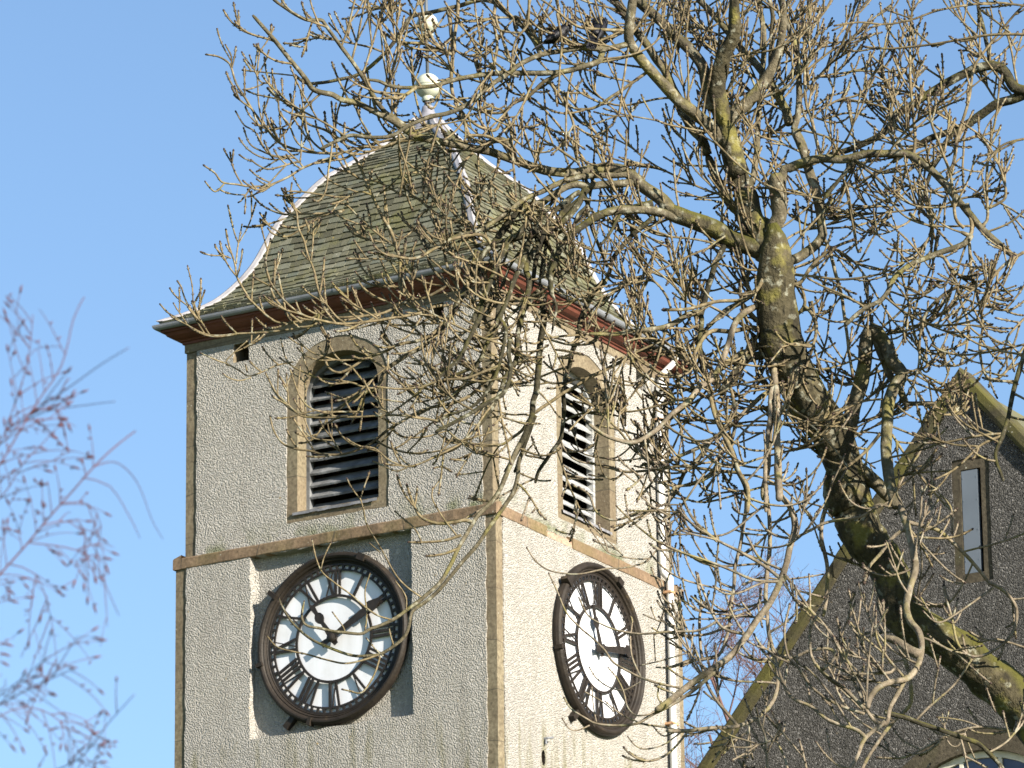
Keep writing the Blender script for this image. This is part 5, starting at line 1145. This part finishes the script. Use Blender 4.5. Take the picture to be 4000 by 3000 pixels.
ash = tag(empty('ash_tree', BASE), 'gnarled bare ash tree with mossy leaning trunk and knobbly twigs before the clock tower', 'tree')
def local(P): return [(p - BASE, r) for p, r in P]
skeleton = read(ASH)
twigs = Acc(); pale = Acc(); buds = Acc(); parents = []
UP = Vector((0, 0, 1))
def nodes(P, r_tip, seed_len):
    """ash twig: swollen leaf scars in pairs, close together near the tip, with a blunt dark bud at the end"""
    tot = sum((P[i + 1][0] - P[i][0]).length for i in range(len(P) - 1))
    s = 0; out = []; nxt = rt.uniform(.0, .02)
    for i in range(len(P) - 1):
        a, b = P[i], P[i + 1]; d = (b[0] - a[0]).length
        if d < 1e-6: continue
        out.append((a[0], a[1])); pos = s
        while nxt < s + d - .004:
            if nxt > s + .004:
                t = (nxt - s) / d; q = a[0].lerp(b[0], t); r = a[1] + (b[1] - a[1]) * t
                rest = tot - nxt; sw = (1.5 if rest < .10 else 1.32) if r < .0075 else 1.12
                tg = (b[0] - a[0]) / d
                out.append((q - tg * .0035, r)); out.append((q, r * sw)); out.append((q + tg * .0035, r))
                if r < .008 and rt.random() < (.85 if rest < .15 else .4):
                    sd = tg.cross(Vector((rt.uniform(-1, 1), rt.uniform(-1, 1), rt.uniform(-1, 1))))
                    if sd.length > .1:
                        sd.normalize()
                        for g in (1, -1):
                            e = q + sd * g * r * 1.0; buds.tube([(e, r * .42), (e + (sd * g * .7 + tg) * r * 1.0, r * .48), (e + (sd * g * .5 + tg * 1.4) * r * 1.5, r * .1)], 4)
            rest = tot - nxt
            nxt += (rt.uniform(.007, .015) if rest < .07 else rt.uniform(.018, .04) if rest < .2 else rt.uniform(.05, .10))
        s += d
    out.append((P[-1][0], P[-1][1] * 1.15))
    tg = (P[-1][0] - P[-2][0]).normalized(); r = P[-1][1]
    buds.tube([(P[-1][0] - tg * .001, r * 1.0), (P[-1][0] + tg * r * 1.2, r * 1.35), (P[-1][0] + tg * r * 2.6, r * .3)], 5)
    return out
def wobble(P, amp):
    o = rt.uniform(0, 50)
    return [(p + mnoise.noise_vector(p * 9 + Vector((o, 0, 0))) * amp, r) for p, r in P]
cmw = cam.matrix_basis.inverted()
def pix(p):
    q = cmw @ p; f = 20846.3
    return 2000 - f * q.x / q.z, 1500 + f * q.y / q.z
def bark_of(p):
    # twigs low and right in the crown get the paler bark
    u, v = pix(p)
    return pale if v > 1650 and u > 2050 and rt.random() < min(1, (v - 1500) / 700) else twigs
def blunt(P):
    n = len(P)
    return [(p, r * (1, .97, .86, .55)[max(0, i - n + 4)]) for i, (p, r) in enumerate(P)]
for idx, (k, P) in enumerate(skeleton):
    if k == 'T':
        end = P[0][0]
        P = [(BASE + Vector((0, 0, -.2)), .24), (BASE + Vector((-.02, 0, 1.2)), .17), (BASE + Vector((-.12, -.03, 3.2)), .145), (Vector((3.15, 22.08, 5.2)), .13), (Vector((2.75, 22.03, 6.4)), .115)] + P
    r0 = P[0][1]; S = spline(P, max(.012, min(.05, r0 * .8)))
    if k in 'TB':
        S = blunt(wobble(S, min(.010, r0 * .16))); n = 20 if r0 > .05 else 14
        a = Acc(); a.tube(local(gnarl(S, n, .13 if r0 > .05 else .10)), n)
        a.build('trunk' if k == 'T' else 'limb', M['bark'] if r0 > .042 else M['limb'], ash)
        parents.append((k, S))
    elif k in 'dp' or k == 'b' and r0 > .0078:
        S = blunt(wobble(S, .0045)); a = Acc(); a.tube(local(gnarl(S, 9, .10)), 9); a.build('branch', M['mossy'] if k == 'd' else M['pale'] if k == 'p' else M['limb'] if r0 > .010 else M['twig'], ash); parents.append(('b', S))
        if P[-1][1] < .0065: nodes(local(S[-12:]), .004, 0)
    else:
        S = wobble(S, .003); parents.append(('t', S)); bark_of(S[len(S) // 2][0]).tube(nodes(local(S), .004, 0), 6 if r0 > .006 else 5)
# side shoots, in opposite pairs, that swing out and turn up at their ends
EDGE = [(0, 780), (250, 850), (450, 950), (560, 850), (660, 830), (760, 830), (850, 900), (950, 760), (1020, 720), (1150, 650), (1260, 650), (1330, 860), (1450, 1010), (1560, 1050), (1850, 1150), (2010, 1400), (2060, 1500), (2150, 1250), (2400, 1050), (2600, 1000), (2700, 1350), (2740, 2150), (3000, 2250)]
def allowed(p):
    u, v = pix(p)
    if not (-200 < u < 4400 and -300 < v < 3300): return True
    for (y0, x0), (y1, x1) in zip(EDGE, EDGE[1:]):
        if y0 <= v <= y1:
            if u < x0 + (x1 - x0) * (v - y0) / (y1 - y0): return False
    if 1420 < u < 2030 and v > 2080 or 2050 < u < 2540 and 2130 < v < 2900: return False          # the wall between the clocks stays open
    return True
def shoot(p, d, L, r, depth, lift, kids=True):
    P = [(p, r)]; n = max(4, int(L / .02)); st = L / n; q = p.copy(); o = rt.uniform(0, 99)
    droop = rt.uniform(-1.0, .3)
    for i in range(n):
        t = (i + 1) / n
        d = (d + UP * (lift * t * 2.2 + droop * (1 - t)) * st * 6 + mnoise.noise_vector(Vector((o + i * .3, o, 0))) * .06).normalized()
        q = q + d * st; P.append((q.copy(), r + (.0040 - r) * t * .8))
    if not allowed(P[-1][0]) or not allowed(P[len(P) // 2][0]): return
    bark_of(P[0][0]).tube(nodes(local(P), .004, 0), 5)
    if kids and depth < 2 and L > .13:
        for i in range(2, n - 1):
            if rt.random() < .17:
                for sg in ((1, -1) if rt.random() < .5 else (rt.choice((1, -1)),)):
                    sd = d.cross(Vector((rt.uniform(-1, 1), rt.uniform(-1.0, 1.0), rt.uniform(-1, 1))))
                    if sd.length < .2: continue
                    sd.normalize(); tg = (P[i + 1][0] - P[i][0]).normalized()
                    shoot(P[i][0], (tg * .75 + sd * sg * .6 + UP * .35).normalized(), L * rt.uniform(.22, .6), max(.0036, P[i][1] * .85), depth + 1, lift)
for k, S in list(parents):
    if k == 'T': continue
    tot = sum((S[i + 1][0] - S[i][0]).length for i in range(len(S) - 1))
    um, vm = pix(S[len(S) // 2][0])
    rmean = S[len(S) // 2][1]
    # thick limbs bear a few long upright shoots; thin branches many short ones
    dense = um > 2500 and vm < 1500
    gap = (.10 if dense else (.115 if vm < 1300 else .13)) if k == 't' else (.10 if rmean < .014 else (.10 if dense else .19))
    s = rt.uniform(0, gap)
    acc = 0
    for i in range(1, len(S) - 1):
        d = (S[i][0] - S[i - 1][0]); acc += d.length
        if acc < s: continue
        s = acc + gap * rt.uniform(.5, 1.5)
        tg = d.normalized(); p, r = S[i]
        u, v = pix(p)
        if v > 2000 and u < 2000: continue
        if 1700 < u < 2480 and 850 < v < 2100 and rt.random() < .5: continue
        if v > 1850 and u > 2450 and rt.random() < .30: continue
        pair = (1, -1) if (k == 't' and rt.random() < .45) else (rt.choice((1, -1)),)
        sd = tg.cross(Vector((rt.uniform(-.5, .5), 1 if rt.random() < .7 else rt.uniform(-1, 1), rt.uniform(-.5, .5))))
        if sd.length < .2: continue
        sd.normalize()
        for g in pair:
            if k == 't':
                frac = acc / tot
                L = rt.uniform(.06, .23) * (1.25 - .6 * frac); lift = rt.uniform(.1, 1.2)
                shoot(p, (tg * .75 + sd * g * .55 + UP * .3).normalized(), L, min(r * .85, .0050), 1, lift)
            else:
                L = rt.uniform(.18, .52) * (1.2 if dense else .85); lift = rt.uniform(-.1, 1.1)
                shoot(p, (tg * .45 + sd * g * .8 + UP * rt.uniform(.0, .7)).normalized(), L, min(r * .6, .0054), 0, lift)
# the rest of the crown, out of view to the right and nearer, which dapples the trunk with its shade
rg = random.Random(77)
def crown(p, d, L, r, lv, acc):
    n = 6; st = L / n; q = p.copy(); P = [(p, r)]; o = rg.uniform(0, 99)
    for i in range(n):
        d = (d + mnoise.noise_vector(Vector((o + i * .4, o, 0))) * .3 + UP * .10).normalized(); q = q + d * st
        if pix(q)[0] < 4080 and pix(q)[1] > -80: break
        P.append((q.copy(), r * (1 - .5 * (i + 1) / n)))
        if lv < 3 and i > 0:
            for _ in range(2):
                if rg.random() < .5:
                    sd = d.cross(Vector((rg.uniform(-1, 1), rg.uniform(-1, 1), rg.uniform(-1, 1)))).normalized()
                    crown(q.copy(), (d * .7 + sd * .8).normalized(), L * rg.uniform(.45, .7), max(.005, r * .5), lv + 1, acc)
    if len(P) > 2: acc.tube(local(P), 8 if lv < 2 else 4)
for st_, dr, ln, rr_ in ((Vector((3.15, 22.08, 5.2)), (.05, -.55, .8), 3.6, .10), (Vector((3.15, 22.08, 5.2)), (.6, -.1, .8), 3.6, .10)):
    a = Acc(); crown(st_, Vector(dr).normalized(), ln, rr_, 0, a); a.build('limb', M['limb'], ash)
o = twigs.build('twigs', M['twig'], ash); o['kind'] = 'stuff'
o = pale.build('pale_twigs', M['pale'], ash); o['kind'] = 'stuff'; o['label'] = 'paler smooth twigs low in the crown'
o = buds.build('buds', M['bud'], ash); o['kind'] = 'stuff'
print('ash verts', len(twigs.v), len(buds.v), 'parts', len(ash.children))

# ---------------------------------------------------------------- birch close by at the left
BB = Vector((-1.05, 6.0, 0))
birch = tag(empty('birch_tree', BB), 'leafless birch with thin drooping purplish twigs at the left, blurred near the camera', 'tree')
rb = random.Random(6)
tk = [(Vector((0, 0, -.1)), .055), (Vector((.03, 0, 1.0)), .045), (Vector((-.03, .04, 2.2)), .032), (Vector((.03, 0, 3.2)), .02), (Vector((.0, 0, 4.0)), .009), (Vector((.02, 0, 4.5)), .003)]
a = Acc(); a.tube(spline(tk, .08), 12); a.build('trunk', M['birch_bark'], birch)
bt = Acc(); bbuds = Acc()
def hang(p, d, L, r, depth):
    u, v = pix(p + BB + d * L * .8)
    if u > 470 or (v < 1700 and u > 300) or (v < 1450 and u > 190) or v < 1150 or (1950 < v < 2600 and u > 420): return
    n = max(4, int(L / .011)); st = L / n; q = p.copy(); P = [(p, r)]; o = rb.uniform(0, 99)
    for i in range(n):
        t = (i + 1) / n
        d = (d - UP * st * 9.0 * (.2 + t) + mnoise.noise_vector(Vector((o + i * .3, 0, o))) * .12).normalized(); q = q + d * st; P.append((q.copy(), r * (1 - .45 * t)))
        if depth < 2 and rb.random() < .13:
            sd = d.cross(Vector((rb.uniform(-1, 1), rb.uniform(-1, 1), rb.uniform(-1, 1)))).normalized()
            hang(q.copy(), (d * .7 + sd * .7).normalized(), L * rb.uniform(.3, .6), r * .8, depth + 1)
        elif rb.random() < .25:
            sd = d.cross(Vector((rb.uniform(-1, 1), rb.uniform(-1, 1), rb.uniform(-1, 1)))).normalized()
            bbuds.tube([(q, .0008), (q + sd * .0025, .0013), (q + sd * .005 + d * .002, .0003)], 4)
    bt.tube(P, 4)
    if rb.random() < .6: bbuds.tube([(q, .0009), (q + d * .005, .0016), (q + d * .011, .0004)], 5)
bl = Acc()
for i, (k, P) in enumerate(read(BIRCH, False)):
    P = [(p - BB, r * .6) for p, r in P]
    if P[0][1] > .0011:                 # main branches start at the trunk
        h = max(.8, P[0][0].z - .5); P = [(Vector((.0, 0, h)), P[0][1] * 1.6)] + P
    S = spline(P, .016)
    S = [(p + mnoise.noise_vector(p * 11) * .004, r) for p, r in S]
    bl.tube(S, 6)
    for j in range(2, len(S) - 1):
        if S[j][0].x + BB.x < -0.70: continue
        for _ in range(2):
          if rb.random() < .6 and S[j][1] < .0030:
            d = (S[j + 1][0] - S[j][0]).normalized(); sd = d.cross(Vector((rb.uniform(-.6, .6), 1, rb.uniform(-.4, .4)))).normalized() * rb.choice((1, -1))
            hang(S[j][0], (d * .8 + sd * .6).normalized(), rb.uniform(.02, .085), .0007, 0)
bl.build('branches', M['birch'], birch)
o = bt.build('twigs', M['birch'], birch); o['kind'] = 'stuff'
o = bbuds.build('catkins', M['birch'], birch); o['kind'] = 'stuff'

# ---------------------------------------------------------------- far tree between tower and gable
FB = Vector((4.15, 96.0, 0))
far = tag(empty('bare_tree', FB), 'distant reddish bare tree seen between the tower and the gable', 'tree')
rf = random.Random(17); ft = Acc(); fb = Acc()
def grow(p, d, L, r, lv):
    n = 5; st = L / n; q = p.copy(); P = [(p, r)]; o = rf.uniform(0, 99)
    for i in range(n):
        d = (d + mnoise.noise_vector(Vector((o + i * .4, o, 0))) * .22 + UP * .04).normalized(); q = q + d * st; P.append((q.copy(), r * (1 - .4 * (i + 1) / n)))
        if lv < 5 and i > 0:
            for _ in range(2 if lv > 1 else 1):
                if rf.random() < (.8 if lv < 4 else .55):
                    sd = d.cross(Vector((rf.uniform(-1, 1), rf.uniform(-1, 1), rf.uniform(-1, 1)))).normalized()
                    grow(q.copy(), (d * .75 + sd * .75).normalized(), L * rf.uniform(.45, .7), max(.004, r * .5), lv + 1)
    (fb if lv < 2 else ft).tube(P, 6 if lv < 2 else 3)
a = Acc(); a.tube([(Vector((0, 0, -.2)), .34), (Vector((.05, 0, 8)), .26), (Vector((0, .1, 18)), .17), (Vector((.05, .1, 25)), .10)], 12); a.build('trunk', M['far_twig'], far)
for i in range(9):
    an = i * 2.4; z = 20.2 + i * .60
    grow(Vector((.03, .1, z)), Vector((math.cos(an) * .8, math.sin(an) * .8, .9)).normalized(), 3.2 - .12 * i, .045, 1)
fb.build('limbs', M['far_twig'], far)
o = ft.build('twigs', M['far_twig'], far); o['kind'] = 'stuff'

# ---------------------------------------------------------------- two black birds on a branch
def bird(loc, face, lean, label, head=True, size=1.0):
    root = tag(empty('bird', loc, face), label, 'bird', 'black birds perched in the ash tree')
    bm = bmesh.new()
    rows = [(-.052, .030, .012, .010), (-.035, .036, .020, .017), (-.012, .044, .028, .025), (.014, .058, .031, .029), (.032, .076, .027, .025), (.044, .094, .019, .019), (.050, .106, .017, .0175), (.055, .118, .018, .018), (.060, .128, .014, .013), (.064, .134, .005, .005)]
    if not head: rows = rows[:6] + [(.040, .099, .012, .012), (.036, .102, .004, .004)]
    prev = None
    for i, (x, z, rw, rh) in enumerate(rows):
        ring = []
        for j in range(16):
            a = 2 * math.pi * j / 16
            ring.append(bm.verts.new((x - math.sin(a) * rh * .62, math.cos(a) * rw, z + math.sin(a) * rh * .8)))
        if prev:
            for j in range(16): bm.faces.new((prev[j], prev[(j + 1) % 16], ring[(j + 1) % 16], ring[j]))
        else: bm.faces.new(ring[::-1])
        prev = ring
    bm.faces.new(prev)
    b = link('body', bm, M['feather'], root, smooth=True)
    md = b.modifiers.new('smooth', 'SUBSURF'); md.levels = 1; md.render_levels = 2
    bm = bmesh.new()                    # tail of long flat feathers
    for t in range(-2, 3):
        q = [(-.040, t * .003 - .006, .030), (-.040, t * .003 + .006, .030), (-.115, t * .007 + .007, -.028 + abs(t) * .003), (-.118, t * .007, -.032), (-.115, t * .007 - .007, -.028 + abs(t) * .003)]
        top = [bm.verts.new((x, y, z + .0015 * t)) for x, y, z in q]; bot = [bm.verts.new((x, y, z + .0015 * t - .002)) for x, y, z in q]
        bm.faces.new(top); bm.faces.new(bot[::-1])
        for i in range(5): bm.faces.new((top[i], bot[i], bot[(i + 1) % 5], top[(i + 1) % 5]))
    link('tail', bm, M['feather'], root)
    for sg in (1, -1):                  # folded wings
        bm = bmesh.new(); N2 = 8; prev = None
        for i in range(N2 + 1):
            t = i / N2; x = .040 - t * .115; z = .082 - t * .075; h = .026 * math.sin(math.pi * min(1, .25 + t * .8)) + .003
            yy = sg * (.026 + .006 * math.sin(math.pi * t)) * (1 - .45 * t)
            ring = [bm.verts.new((x, yy - sg * .004, z + h)), bm.verts.new((x, yy + sg * .004, z)), bm.verts.new((x, yy - sg * .004, z - h))]
            if prev:
                for j in range(3): bm.faces.new((prev[j], prev[(j + 1) % 3], ring[(j + 1) % 3], ring[j]))
            else: bm.faces.new(ring)
            prev = ring
        bm.faces.new(prev); link('wing', bm, M['feather'], root, smooth=True)
    if head:
        bm = bmesh.new(); tube(bm, [(.062, 0, .124), (.076, 0, .121), (.092, 0, .116)], [.0065, .0045, .0008], 8); link('beak', bm, M['bud'], root)
        for sg in (1, -1):
            bm = bmesh.new(); bmesh.ops.create_uvsphere(bm, u_segments=10, v_segments=8, radius=.0025); bmesh.ops.translate(bm, verts=bm.verts, vec=(.062, sg * .0150, .125)); link('eye', bm, M['glass'], root)
    for sg in (1, -1):
        bm = bmesh.new(); y = sg * .012
        tube(bm, [(.0, y, .036), (.004, y, .018), (.0, y, .003)], [.006, .003, .002], 6)
        for dy, dx in ((-.006, .016), (0, .019), (.006, .016), (0, -.013)): tube(bm, [(0, y, .003), (dx * .6, y + dy * .7, .002), (dx, y + dy, -.004)], [.0018, .0018, .001], 5)
        link('leg', bm, M['bud'], root)
    root.scale = (size,) * 3; root.rotation_euler = (0, lean, face)
    return root
bird((0.2157, 21.365, 9.962), R(12), 0.0, 'black bird facing right on the bare branch, its tail hanging over the branch', True, 0.95)
bird((0.395, 21.432, 9.996), R(72), -0.25, 'black bird with its head tucked away, right of the other bird', False, 1.15)
